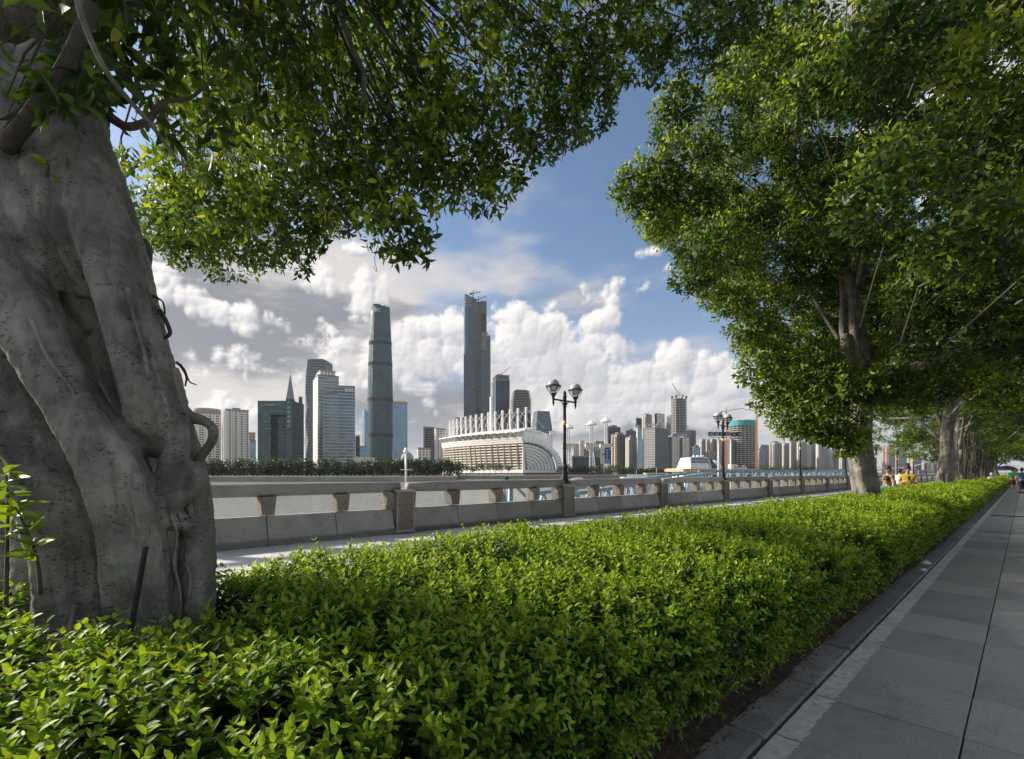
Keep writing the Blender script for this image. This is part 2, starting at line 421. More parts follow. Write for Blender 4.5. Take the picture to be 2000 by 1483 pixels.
walk = empty('walkway', (0, 0, 0), PHI); walk['kind'] = 'structure'
mb = MB(); mb.box((-3, -3.2, -.055), (160, .925, -.035)); mb.build('bedding', M['dark_joint'], walk)
SL, SW = .68, .70
slab_me = MB().box((-SL/2 + .002, -SW/2 + .004, -.034), (SL/2 - .003, SW/2 - .004, 0)).mesh('slab'); slab_me.materials.append(M['granite'])
for c_ in range(3):
    for k in range(26 if c_ < 2 else 10):
        u = .08 + SL * (k + .5) ; v = .92 - SW * (c_ + .5)
        o = link('slab', slab_me, None, walk, (u + rng.normal(0, .002), v, rng.normal(0, .0009)), (rng.normal(0, .0012), rng.normal(0, .0012), rng.normal(0, .001)))
        if k % 2 == 0 and c_ < 2: bevel_mod(o, .004, 1)
u1 = .08 + SL * 26
mb = MB()
for c_ in range(5):
    u0 = u1 if c_ < 2 else .08 + SL * 10
    if c_ > 2: u0 = -1
    for k in range(int((150 - u0) / (SL * 3))):
        mb.box((u0 + k*SL*3 + .004, .92 - SW*(c_+1) + .006, -.034), (u0 + (k+1)*SL*3 - .004, .92 - SW*c_ - .006, rng.normal(0, .0008)))
far_slabs = mb.build('far_slabs', M['granite'], walk); far_slabs['kind'] = 'stuff'
# worn painted line along the inner edge of the first slabs
def strip(u0, u1, n):
    us = np.linspace(u0, u1, n); mb = MB()
    a = [(x, .912 + rng.normal(0, .0015), .003) for x in us]; b = [(x, .795 + rng.normal(0, .006), .003) for x in us]
    for i in range(n - 1): mb.add([a[i], b[i], b[i+1], a[i+1]], [(0, 1, 2, 3)])
    return mb
for k in range(26): strip(.08 + SL*k + .005, .08 + SL*(k+1) - .005, 40).build('painted_line', M['paint'], walk)
strip(u1, 150, 300).build('painted_line', M['paint'], walk)
drain = MB()
for k in range(3): drain.box((22.0 + k*.16, -.45, .002), (22.06 + k*.16, .75, .006))
drain.build('drain_grate', M['iron'], walk)

kerb = empty('kerb', (0, 0, 0), PHI); kerb['kind'] = 'structure'
for k in range(22):
    L = .92; me = None
    o = MB().box((-L/2+.006, -.098, -.05), (L/2-.006, .098, .012)).build('kerb_stone', M['kerb'], kerb, loc=(.4 + L*k, 1.034, rng.normal(0, .003)), rot=(rng.normal(0, .01), 0, rng.normal(0, .004)))
    bevel_mod(o, .012, 2)
mb = MB()
for k in range(100): mb.box((.4+.92*21.5+k*1.2+.006, .936, -.05), (.4+.92*21.5+(k+1)*1.2-.006, 1.132, .012))
o = mb.build('far_kerb_stones', M['kerb'], kerb); o['kind'] = 'stuff'
# planting bed
nu, nv = 260, 14
us = np.linspace(-3, 130, nu)**1.0; vs = np.linspace(1.10, 4.2, nv)
G = np.stack(np.meshgrid(us, vs, indexing='ij'), -1).reshape(-1, 2)
z = -.01 + rng.uniform(0, .03, len(G)); idx = np.arange(nu*nv).reshape(nu, nv)
f = np.stack([idx[:-1, :-1], idx[1:, :-1], idx[1:, 1:], idx[:-1, 1:]], -1).reshape(-1, 4)
pos = np.stack([S_*G[:, 0]-C_*G[:, 1], C_*G[:, 0]+S_*G[:, 1], z], -1)
bed = link('planting_bed', mesh_np('planting_bed', pos, [f]), M['soil']); bed['kind'] = 'structure'

# promenade of pale slabs between planting and railing
prom = empty('promenade', (0, 0, 0), PHI); prom['kind'] = 'structure'
MB().box((-30, 2.72, -.055), (400, Q - .02, -.036)).build('bedding', M['dark_joint'], prom)
PL, PW = 1.2, .62
pslab = MB().box((-PL/2+.003, -PW/2+.003, -.034), (PL/2-.003, PW/2-.003, 0)).mesh('slab'); pslab.materials.append(M['prom'])
for r in range(6):
    for k in range(22):
        link('slab', pslab, None, prom, (-1.5 + PL*(k + .5) + (.6 if r % 2 else 0), 9.62 - PW*(r + .5), rng.normal(0, .0012)), (rng.normal(0, .001), rng.normal(0, .001), 0))
mb = MB()
for r in range(6, 11):
    for k in range(60): mb.box((-12+PL*2*k+.003, 9.62-PW*(r+1)+.003, -.034), (-12+PL*2*(k+1)-.003, 9.62-PW*r-.003, 0))
for r in range(6):
    for k in range(70): mb.box((24.9+.6+PL*2*k+.003, 9.62-PW*(r+1)+.003, -.034), (24.9+.6+PL*2*(k+1)-.003, 9.62-PW*r-.003, 0))
o = mb.build('far_slabs', M['prom'], prom); o['kind'] = 'stuff'
MB().box((-30, 9.62, -.034), (300, Q, .002)).build('edge_course', M['prom'], prom)

# ------------------------------------------------------------------ stone balustrade
RB = 9.72                                    # front of its foot
rail = empty('stone_balustrade', (0, 0, 0), PHI, 'long grey granite balustrade with log handrail along the river edge', 'balustrade')
def rough_block(nx, nz, w, d, h, amp, seed, taper=0.0, lean=0.0):
    """block whose front, back and sides are split stone"""
    r = np.random.default_rng(seed); bm = bmesh.new(); bmesh.ops.create_cube(bm, size=1)
    bmesh.ops.subdivide_edges(bm, edges=bm.edges[:], cuts=nx, use_grid_fill=True)
    from mathutils import noise
    off = Vector((seed * 3.7, seed * 1.3, 0))
    for v in bm.verts:
        c = v.co; edge = max(abs(c.x), 0) > .46 and abs(c.y) > .46
        k = 1 - taper * (.5 - c.z)
        p = Vector((c.x * w * k, c.y * d, (c.z + .5) * h))
        border = abs(c.x) > .44 and abs(c.y) > .44 or c.z > .46 or c.z < -.46
        if not border:
            n = noise.noise(p * 7 + off) * .6 + noise.noise(p * 19 + off) * .35 + noise.noise(p * 3 + off) * .5
            dirn = Vector((c.x, c.y, 0)); ax = Vector((math.copysign(1, c.x), 0, 0)) if abs(c.x) >= abs(c.y) - 1e-6 and abs(c.x) > .49 else Vector((0, math.copysign(1, c.y), 0))
            p += ax * (n * amp + amp * .25)
        p.y += lean * c.z
        v.co = p
    me = bpy.data.meshes.new('block'); bm.to_mesh(me); bm.free(); me.materials.append(M['rough'])
    return me
post_me = [rough_block(12, 12, .42, .40, .93, .045, 11 + k) for k in range(3)]
wing_me = [rough_block(8, 8, .30, .30, .36, .035, 31 + k, .25) for k in range(2)]
bal_me = []
for k in range(3):
    me = rough_block(6, 6, .30, .30, .345, .010, 51 + k, .28); bal_me.append(me)
cap_me = MB().box((-.235, -.225, 0), (.235, .225, .055)).mesh('cap'); cap_me.materials.append(M['rail'])
frame_me = MB().box((-.222, -.226, 0), (-.192, -.19, .93)).box((.192, -.226, 0), (.222, -.19, .93)).box((-.232, -.236, 0), (.232, .2, .07)).mesh('post_edging'); frame_me.materials.append(M['rail'])
SEG = 5.8
# sloping lower panel
PNL = SEG / 4
def panel_mesh(L):
    mb = MB(); prof = [(-.10, .10), (-.13, .15), (-.115, .24), (-.02, .575), (.16, .575), (.20, .10)]
    n = len(prof); vs = [(-L/2 + .008, y, z) for y, z in prof] + [(L/2 - .008, y, z) for y, z in prof]
    fs = [tuple(range(n)), tuple(reversed(range(n, 2*n)))] + [(i, n + i, n + (i+1) % n, (i+1) % n) for i in range(n)]
    mb.add(vs, fs); me = mb.mesh('panel'); me.materials.append(M['rail']); return me
pan_me = panel_mesh(PNL); 
log_me = MB().tube([(x, 0, 0) for x in np.linspace(-SEG/2 + .16, SEG/2 - .06, 9)], [.105] + [.122, .125, .124, .126, .125, .124, .122] + [.11], 18).mesh('handrail', True); log_me.materials.append(M['rail'])
plinth_me = MB().box((-SEG/2, -.075, -.03), (SEG/2, .2, .105)).mesh('plinth'); plinth_me.materials.append(M['kerb'])
NSEG = 26
for k in range(-1, NSEG):
    up = SEG * (k + 1)
    yb = RB + .16
    o = link('post', post_me[k % 3], None, rail, (up, yb, .04)); near = k < 6
    e = link('post_edging', frame_me, None, o)
    cp = link('cap', cap_me, None, rail, (up, yb, .955))
    if near: bevel_mod(cp, .008)
    w_ = link('side_stone', wing_me[k % 2], None, rail, (up - .30, yb + .02, .585))
    w2 = link('side_stone', wing_me[(k+1) % 2], None, rail, (up + .26, yb + .05, .585)); w2.scale = (.7, .8, 1)
    um = up + SEG / 2
    lg = link('handrail', log_me, None, rail, (um, yb, 1.065))
    link('plinth', plinth_me, None, rail, (um, yb - .02, 0))
    for j in range(4):
        p = link('panel', pan_me, None, rail, (up + .24 + (j + .5) * (SEG - .48) / 4, yb - .02, 0)); p.scale = ((SEG - .48) / SEG, 1, 1)
        if near: bevel_mod(p, .008)
    for j in range(1, 4):
        b = link('baluster', bal_me[(j + k) % 3], None, rail, (up + j * SEG / 4, yb - .01, .60)); 

# ------------------------------------------------------------------ street lamps on every second post
M['globe'] = plain('lamp_glass', (.45, .46, .46), .18, 0, .05, 4)
M['sticker'] = plain('yellow_sticker', (.65, .42, .03), .5, 0, .1, 20)
def street_lamp(label, loc):
    t = empty('street_lamp', loc, PHI, label, 'street lamp', 'twin globe lamps on the balustrade')
    mb = MB(); mb.box((-.23, -.2, 0), (.23, .2, .035)); mb.build('base_plate', M['rail'], t)
    mb = MB().lathe([(.17, .035), (.17, .06), (.135, .09), (.125, .16), (.105, .28), (.09, .40), (.082, .50), (.088, .56), (.088, .60), (.06, .62), (.055, .66)], 18)
    mb.build('pedestal', M['iron'], t, True)
    MB().lathe([(.052, .62), (.05, 1.6), (.046, 2.42), (.06, 2.44), (.06, 2.50), (.075, 2.53), (.075, 2.56), (.055, 2.60), (.055, 2.74), (.075, 2.77), (.05, 2.80), (.045, 2.84), (.06, 2.87), (.004, 2.97)], 16).build('post', M['iron'], t, True)
    MB().lathe([(.0535, 1.86), (.0535, 2.01)], 16).build('sticker', M['sticker'], t, True)
    MB().beam((-.53, 0, 2.63), (.53, 0, 2.63), .035, .045).beam((-.22, 0, 2.63), (-.06, 0, 2.50), .02).beam((.22, 0, 2.63), (.06, 0, 2.50), .02).build('arm', M['iron'], t)
    for s in (-1, 1):
        x = .53 * s
        MB().lathe([(.002, 2.42), (.022, 2.45), (.015, 2.48), (.035, 2.50), (.03, 2.62), (.045, 2.64), (.04, 2.70), (.06, 2.73), (.10, 2.80), (.10, 2.82), (.04, 2.83)], 14, (x, 0, 0)).build('holder', M['iron'], t, True)
        mb = MB().lathe([(.214, 3.015), (.238, 3.015), (.238, 3.04), (.214, 3.04), (.214, 3.015)], 24, (x, 0, 0))
        for a in range(6):
            t_ = a * math.pi / 3 + .3
            mb.tube([(x + .085*math.cos(t_), .085*math.sin(t_), 2.81), (x + .17*math.cos(t_), .17*math.sin(t_), 2.90), (x + .224*math.cos(t_), .224*math.sin(t_), 3.025)], .011, 5)
        mb.build('cage', M['iron'], t)
        g = MB().lathe([(.192 * math.sin(a), 3.05 - .192 * math.cos(a)) for a in np.linspace(.02, math.pi - .02, 14)], 24, (x, 0, 0)).build('globe', M['globe'], t, True)
    return t
lab = ['nearest black lamp post with twin pale globes, in the middle of the railing', 'second twin globe lamp post, in front of the white ferry cab',
       'third lamp post from the camera, its globes hidden in the tree', 'fourth lamp post, just left of the twisted banyan trunk']
lab += ['fifth twin globe lamp, first one right of the braided trunk', 'sixth lamp, its globes over the head of the woman in yellow', 'seventh lamp, thin and dark just right of the woman in yellow',
        'eighth lamp, halfway between the woman in yellow and the third trunk', 'ninth lamp, close to the left side of the third trunk', 'tenth lamp, last one showing before the third trunk']
for k in range(10): street_lamp(lab[k], uv(SEG * (2 + 2*k), RB + .16, 1.01))

# ------------------------------------------------------------------ leaves
def norm(a): return a / np.maximum(np.linalg.norm(a, axis=-1, keepdims=True), 1e-9)
TPL = {
 8: (np.array([[0,0,0],[.28,-.40,.10],[.28,.40,.10],[.66,-.37,.06],[.66,.37,.06],[1,0,-.10],[.28,0,.02],[.66,0,-.03]], float),
     [np.array([[0,6,1],[0,2,6],[3,7,5],[7,4,5]]), np.array([[1,6,7,3],[6,2,4,7]])]),
 4: (np.array([[0,0,0],[.45,-.46,.09],[.45,.46,.09],[1,0,-.10],[.45,0,0]], float), [np.array([[0,4,1],[0,2,4],[1,4,3],[4,2,3]])]),
 2: (np.array([[0,0,0],[.48,-.46,.07],[.48,.46,.07],[1,0,-.05]], float), [np.array([[0,3,1],[0,2,3]])]),
}
class Leaves:
    def __init__(s): s.P = []; s.D = []; s.N = []; s.L = []; s.W = []; s.T = []
    def add(s, P, D, N, L, W, T):
        s.P.append(P); s.D.append(D); s.N.append(N); s.L.append(L); s.W.append(W); s.T.append(T)
    def cat(s):
        s.P, s.D, s.N = [[np.concatenate(x)] for x in (s.P, s.D, s.N)]; s.L, s.W, s.T = [[np.concatenate(x)] for x in (s.L, s.W, s.T)]
        return s
    def frame(s):
        s.cat(); D = norm(s.D[0]); sd = norm(np.cross(D, s.N[0])); N = np.cross(sd, D)
        return s.P[0], D, sd, N, s.L[0], s.W[0], s.T[0]
    def keep(s, mask):
        s.cat()
        for a in 'PDNLWT': setattr(s, a, [getattr(s, a)[0][mask]])
    def mesh(s, name, det, mask=None):
        P, D, sd, N, L, W, T = s.frame()
        if mask is not None: P, D, sd, N, L, W, T = [x[mask] for x in (P, D, sd, N, L, W, T)]
        tv, tf = TPL[det]; n = len(P); k = len(tv)
        V = P[:, None] + D[:, None]*(tv[:, 0][None, :, None]*L[:, None, None]) + sd[:, None]*(tv[:, 1][None, :, None]*W[:, None, None]) + N[:, None]*(tv[:, 2][None, :, None]*L[:, None, None])
        base = (np.arange(n) * k)[:, None, None]
        return mesh_np(name, V.reshape(-1, 3), [(base + f[None]).reshape(-1, f.shape[1]) for f in tf], {'tint': np.repeat(T, k)})
def sprigs(lv, base, axis, length, k, L, wr, spread=55, tint=(.3, 1.0), opposite=True, up=.35, r=rng, droop=0.0, toff=0.0):
    """a twig with leaves along it, the youngest at its end"""
    n = len(base); axis = norm(axis); ref = norm(r.normal(size=(n, 3))); x = norm(np.cross(axis, ref)); y = np.cross(axis, x)
    ph = r.uniform(0, 6.28, n); length = np.broadcast_to(length, (n,)); tb = r.normal(0, .15, n) + toff
    for j in range(k):
        f = (j + .6) / k
        for s in range(2 if opposite else 1):
            a = ph + j * (1.57 if opposite else 2.4) + s * math.pi + r.normal(0, .25, n)
            rad = x * np.cos(a)[:, None] + y * np.sin(a)[:, None]
            th = np.radians(spread * (1.25 - .55 * f) + r.normal(0, 9, n))[:, None]
            D = axis * np.cos(th) + rad * np.sin(th); D[:, 2] -= droop + r.normal(0, .06, n)
            N = axis * np.sin(th) - rad * np.cos(th); N[:, 2] += up; N += r.normal(0, .18, (n, 3))
            P = base + axis * (length * f)[:, None]
            l = L * (1.12 - .45 * f) * r.uniform(.75, 1.2, n)
            t = np.clip(tint[0] + (tint[1] - tint[0]) * f**1.3 + tb + r.normal(0, .06, n), .02, .98)
            t = np.where(r.uniform(size=n) < .003, .995, np.minimum(t, .93))
            lv.add(P, D, N, l, l * wr * r.uniform(.82, 1.18, n), t)
def leaf_parts(lv, mask_pick, parent, mat, wr, name='leaf'):
    """the leaves that show largest, one object each"""
    P, D, sd, N, L, W, T = lv.frame()
    tv, tf = TPL[8]; meshes = []
    for q in range(6):
        V = tv * np.array([1, wr, 1]); me = mesh_np('leaf', V, tf, {'tint': np.full(len(V), (q + .5) / 6)}); me.materials.append(mat); meshes.append(me)
    for i in np.nonzero(mask_pick)[0]:
        o = bpy.data.objects.new(name, meshes[min(5, int(T[i] * 6))]); col.objects.link(o); o.parent = parent
        Mx = Matrix.Identity(4)
        for a, vec in enumerate((D[i], sd[i], N[i])):
            for b in range(3): Mx[b][a] = float(vec[b]) * float(L[i])
        for b in range(3): Mx[b][3] = float(P[i][b])
        o.matrix_local = Mx
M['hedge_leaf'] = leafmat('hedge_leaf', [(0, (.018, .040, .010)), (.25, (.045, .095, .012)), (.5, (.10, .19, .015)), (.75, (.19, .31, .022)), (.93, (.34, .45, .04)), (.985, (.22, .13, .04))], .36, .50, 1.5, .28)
M['ficus_leaf'] = leafmat('ficus_leaf', [(0, (.020, .042, .012)), (.4, (.046, .090, .015)), (.7, (.105, .165, .020)), (.93, (.28, .34, .04)), (.985, (.30, .20, .04))], .42, .44, 2.1, .35)
M['twig'] = plain('twig_bark', (.11, .085, .06), .9, 0, .3, 30, .5)

TREE_UV = [(.22, 2.36), (11.9, 2.2), (26.0, 2.2), (35.0, 2.25), (44.5, 2.2), (53.0, 2.2), (64.0, 2.2), (76.0, 2.2)]
TREE_R = [.36, .30, .34, .4, .3, .3, .3, .3]

# ------------------------------------------------------------------ hedge
hedge = empty('hedge', (0, 0, 0), 0, 'long clipped hedge of yellow green leaves between the walkway and the promenade', 'hedge')
PROF = np.array([(1.20, .06), (1.08, .28), (1.00, .50), (.99, .66), (1.05, .78), (1.20, .84), (1.6, .875), (2.1, .905), (2.45, .92), (2.60, .86), (2.64, .70), (2.60, .30)])
sl_ = np.linalg.norm(np.diff(PROF, axis=0), axis=1); cs = np.concatenate([[0], np.cumsum(sl_)])
def prof_at(s):
    v = np.interp(s, cs, PROF[:, 0]); z = np.interp(s, cs, PROF[:, 1]); e = 1e-3 + .06
    dv = np.interp(s + e, cs, PROF[:, 0]) - np.interp(s - e, cs, PROF[:, 0]); dz = np.interp(s + e, cs, PROF[:, 1]) - np.interp(s - e, cs, PROF[:, 1])
    return v, z, norm(np.stack([-dz, dv], -1))
def wob(u, s, a=1.0):
    return .62 * a * (.035*np.sin(u*2.1 + 1.3*s) + .028*np.sin(u*4.7 - 2.2*s + 1) + .022*np.sin(u*8.3 + 5*s) + .018*np.sin(u*13.7 - 6*s + 2))
def widen(u, v): return np.clip((v - 1.9) / .7, 0, 1) * .42 * np.clip((9.5 - u) / 5.0, 0, 1)
def hedge_points(n, u0, u1, s0=0.0, s1=None, inset=0.0, r=rng):
    s = r.uniform(s0, s1 or cs[-1], n); u = r.uniform(u0, u1, n)
    v, z, nn = prof_at(s); v = v + widen(u, v); o = wob(u, s) - inset + r.normal(0, .018, n)
    hole = (np.sin(u*3.1 + 2*np.sin(u*1.7)) * np.sin(s*7 + u*2.3) > .55) & (s < 1.0)
    o = np.where(hole, o - .09, o)
    v = v + nn[:, 0]*o; z = z + nn[:, 1]*o
    ok = (z > .03)
    for (tu, tv), tr in zip(TREE_UV, TREE_R): ok &= (u - tu)**2 + (v - tv)**2 > tr**2
    ok &= ~(hole & (r.uniform(size=n) < .35))
    P = np.stack([S_*u - C_*v, C_*u + S_*v, z], -1)
    N3 = np.stack([-C_*nn[:, 0], S_*nn[:, 0], nn[:, 1]], -1)
    return P[ok], N3[ok], s[ok]
hl = Leaves()
def hedge_zone(u0, u1, per_m2, L, k, s1=None, length=.12, inset=.085):
    n = int((u1 - u0) * (s1 or cs[-1]) * per_m2)
    P, N3, s = hedge_points(n, u0, u1, 0, s1, inset)
    ax = N3 * .8 + np.array([0, 0, .45]) + rng.normal(0, .32, P.shape)
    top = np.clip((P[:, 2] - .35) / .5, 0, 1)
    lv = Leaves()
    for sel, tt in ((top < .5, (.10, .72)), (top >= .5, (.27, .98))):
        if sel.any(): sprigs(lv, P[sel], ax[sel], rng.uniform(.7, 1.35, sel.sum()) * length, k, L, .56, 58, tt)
    return lv
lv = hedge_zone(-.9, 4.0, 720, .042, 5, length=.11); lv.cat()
# deeper, older leaves
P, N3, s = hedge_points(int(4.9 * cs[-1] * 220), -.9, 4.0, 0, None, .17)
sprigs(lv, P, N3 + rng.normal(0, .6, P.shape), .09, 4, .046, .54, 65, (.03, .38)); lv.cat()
pt, D, sd, N, L, W, T = lv.frame()
px, py = project(pt + D * L[:, None] * .5); dist = np.linalg.norm(pt - np.array([0, 0, H]), axis=1)
inside = (px > 10) & (px < 1990) & (py < 1475) & (py > 900) & (pt[:, 1] > .2)
view = norm(np.array([0, 0, H]) - pt); score = np.abs((N * view).sum(1)) * L * W / dist**2 * inside * (T > .5)
pick = np.zeros(len(pt), bool); pick[np.argsort(-score)[:300]] = True
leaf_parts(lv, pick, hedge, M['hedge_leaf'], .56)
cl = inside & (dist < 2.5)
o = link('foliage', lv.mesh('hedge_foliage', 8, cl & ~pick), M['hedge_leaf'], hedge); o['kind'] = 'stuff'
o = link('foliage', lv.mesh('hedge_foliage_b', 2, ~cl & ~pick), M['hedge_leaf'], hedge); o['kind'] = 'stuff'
lv = hedge_zone(4.0, 13.5, 430, .048, 5, length=.12)
o = link('foliage', lv.mesh('hedge_foliage_mid', 2), M['hedge_leaf'], hedge); o['kind'] = 'stuff'
lv = hedge_zone(13.5, 34, 130, .082, 4, length=.16, inset=.10)
l2 = hedge_zone(34, 100, 42, .13, 4, length=.2, inset=.12)
l2.cat(); lv.add(*[getattr(l2, a)[0] for a in 'PDNLWT'])
o = link('foliage', lv.mesh('hedge_foliage_far', 2), M['hedge_leaf'], hedge); o['kind'] = 'stuff'
# woody core of twigs and old leaves
us = np.concatenate([np.arange(-1.2, 14, .12), np.arange(14, 100, .6)]); ss = np.linspace(.0, cs[-1], 26)
U, SS = np.meshgrid(us, ss, indexing='ij'); v, z, nn = prof_at(SS.ravel())
v = v + widen(U.ravel(), v); o_ = wob(U.ravel(), SS.ravel()) - .20 + rng.normal(0, .02, U.size)
v = v + nn[:, 0]*o_; z = np.maximum(z + nn[:, 1]*o_, 0)
pos = np.stack([S_*U.ravel() - C_*v, C_*U.ravel() + S_*v, z], -1); idx = np.arange(U.size).reshape(U.shape)
f = np.stack([idx[:-1, :-1], idx[:-1, 1:], idx[1:, 1:], idx[1:, :-1]], -1).reshape(-1, 4)
M['core'] = plain('hedge_core', (.045, .048, .024), .95, 0, .6, 40, 1.0, .1, 90)
link('twig_core', mesh_np('twig_core', pos, [f]), M['core'], hedge)
mb = MB()
for _ in range(240):
    u = rng.uniform(.2, 9); a = uv(u, rng.uniform(1.2, 1.5), .02); s = rng.uniform(.2, 1.1); v, z, nn = prof_at(np.array([s]))
    b = uv(u + rng.normal(0, .15), v[0] + .04, z[0]); m_ = (a + b) / 2 + Vector(rng.normal(0, .05, 3))
    mb.tube([a, m_, b], [.006, .005, .002], 4)
o = mb.build('stems', M['twig'], hedge); o['kind'] = 'stuff'
# litter on the bed and on the paving
M['dry_leaf'] = leafmat('dry_leaf', [(0, (.05, .028, .015)), (.5, (.14, .08, .035)), (1, (.22, .17, .05))], .1, .7, 1.0)
n = 2600; u = rng.uniform(.8, 16, n)**1.0; v = 1.06 + np.abs(rng.normal(0, .10, n))
P = np.stack([S_*u - C_*v, C_*u + S_*v, .018 + rng.uniform(0, .012, n)], -1)
D = rng.normal(size=(n, 3)) * np.array([1, 1, .25]); N = rng.normal(0, .3, (n, 3)) + np.array([0, 0, 1]); L = rng.uniform(.012, .04, n)
lv = Leaves(); lv.add(P, D, N, L, L * rng.uniform(.2, .55, n), rng.uniform(0, 1, n))
n = 150; u = rng.uniform(1.2, 16, n); v = rng.uniform(-.2, 1.1, n)
P = np.stack([S_*u - C_*v, C_*u + S_*v, np.full(n, .018)], -1); D = rng.normal(size=(n, 3)) * np.array([1, 1, .08]); L = rng.uniform(.012, .032, n)
lv.add(P, D, rng.normal(0, .15, (n, 3)) + np.array([0, 0, 1]), L, L * .5, rng.uniform(.2, 1, n))
o = link('leaf_litter', lv.mesh('leaf_litter', 4), M['dry_leaf']); tag(o, 'dry brown leaf litter on the soil and kerb beside the hedge', 'litter', kind='stuff')
# ------------------------------------------------------------------ banyan trees
def bark_mat(name, c, dark, sc_=1.0, detail=1.0):
    m, w, p, out = newmat(name)
    tc = w.node('ShaderNodeTexCoord').outputs['Object']
    n = w.noise(tc, 5 * sc_, 8, .62); n2 = w.noise(tc, 38 * sc_, 6, .7); n3 = w.noise(w.vscale(tc, (1, 1, 3.0)), 13 * sc_, 6, .7, 1.6)
    n4 = w.noise(tc, 2.1 * sc_, 5, .6)
    vo = w.node('ShaderNodeTexVoronoi'); w.l.new(w.vscale(tc, (1, 1, 1.8)), vo.inputs['Vector']); vo.inputs['Scale'].default_value = 42 * sc_; vo.inputs['Randomness'].default_value = 1
    spot = w.m('MULTIPLY', w.ss(vo.outputs['Distance'], .26, .14), w.ss(w.noise(tc, 9 * sc_, 3, .6), .48, .60))
    fib = w.noise(w.vscale(tc, (1, 1, .16)), 34 * sc_, 5, .65, .5)
    base = w.ramp(w.m('ADD', w.m('MULTIPLY', n, .6), w.m('MULTIPLY', w.noise(w.vscale(tc, (1, 1, .35)), 9 * sc_, 7, .65, .6), .4)), [(.34, tuple(x * .8 for x in dark)), (.45, tuple((x + y) / 2 for x, y in zip(c, dark))), (.52, c), (.64, tuple(x * 1.5 for x in c))])
    base = w.mix(w.m('MULTIPLY', spot, .25), base, tuple(x * .35 for x in dark)); base = w.mix(w.m('MULTIPLY', w.ss(fib, .50, .68), .45), base, tuple(x * .75 for x in dark))
    base = w.mix(w.m('MULTIPLY', w.ss(n3, .66, .74), .6), base, tuple(x * .42 for x in dark))
    base = w.mix(w.m('MULTIPLY', w.ss(n2, .58, .70), .5), base, tuple(x * .5 for x in dark))
    base = w.mix(w.m('MULTIPLY', w.ss(n4, .50, .64), .55), base, tuple(x * .62 for x in dark))
    w.l.new(base, p.inputs['Base Color']); p.inputs['Roughness'].default_value = .82; p.inputs['Specular IOR Level'].default_value = .3
    b = w.node('ShaderNodeBump'); b.inputs['Strength'].default_value = .8 * detail; b.inputs['Distance'].default_value = .02
    hgt = w.m('ADD', w.m('SUBTRACT', w.m('MULTIPLY', n2, .35), w.m('ADD', w.m('MULTIPLY', fib, .35), w.m('MULTIPLY', spot, .35))), w.m('ADD', w.m('MULTIPLY', n, .8), w.m('MULTIPLY', w.ss(n3, .62, .74), -.7)))
    w.l.new(hgt, b.inputs['Height']); w.l.new(b.outputs[0], p.inputs['Normal'])
    return m
M['bark'] = bark_mat('banyan_bark', (.30, .28, .25), (.125, .113, .098), 1.0, 1.3)
M['bark_far'] = bark_mat('banyan_bark_far', (.22, .20, .172), (.09, .08, .066), .8, 1.4)
M['root'] = plain('aerial_root', (.10, .085, .068), .9, 0, .35, 25, .6)

def smooth_pts(pts, n):
    """Catmull-Rom through rows of (x,y,z,r)"""
    P = np.array(pts, float); P = np.vstack([2*P[0]-P[1], P, 2*P[-1]-P[-2]]); out = []
    for i in range(1, len(P) - 2):
        for t in np.linspace(0, 1, n, endpoint=False):
            a, b, c, d = P[i-1], P[i], P[i+1], P[i+2]
            out.append(.5*((2*b)+(-a+c)*t+(2*a-5*b+4*c-d)*t*t+(-a+3*b-3*c+d)*t**3))
    out.append(P[-2]); return np.array(out)
def strands_to_mesh(name, strands, voxel, smooth_it, disp=.012, dsize=.12, seed=0, mat=None):
    mb = MB()
    for st in strands:
        q = smooth_pts(st, 5); mb.tube([Vector(r[:3]) for r in q], [max(.004, r[3]) for r in q], 12)
    o = mb.build(name, mat)
    r = o.modifiers.new('r', 'REMESH'); r.mode = 'VOXEL'; r.voxel_size = voxel; r.use_smooth_shade = True
    s = o.modifiers.new('s', 'SMOOTH'); s.factor = .5; s.iterations = smooth_it
    for k, (st_, sz) in enumerate(((disp, dsize), (disp * .35, dsize * .25))):
        tx = bpy.data.textures.new(name + '_relief', 'CLOUDS'); tx.noise_scale = sz; tx.noise_depth = 3
        d = o.modifiers.new('d', 'DISPLACE'); d.texture = tx; d.strength = st_; d.mid_level = .5; d.texture_coords = 'LOCAL'
    dg = bpy.context.evaluated_depsgraph_get(); me = bpy.data.meshes.new_from_object(o.evaluated_get(dg)); me.name = name
    bpy.data.objects.remove(o); return me

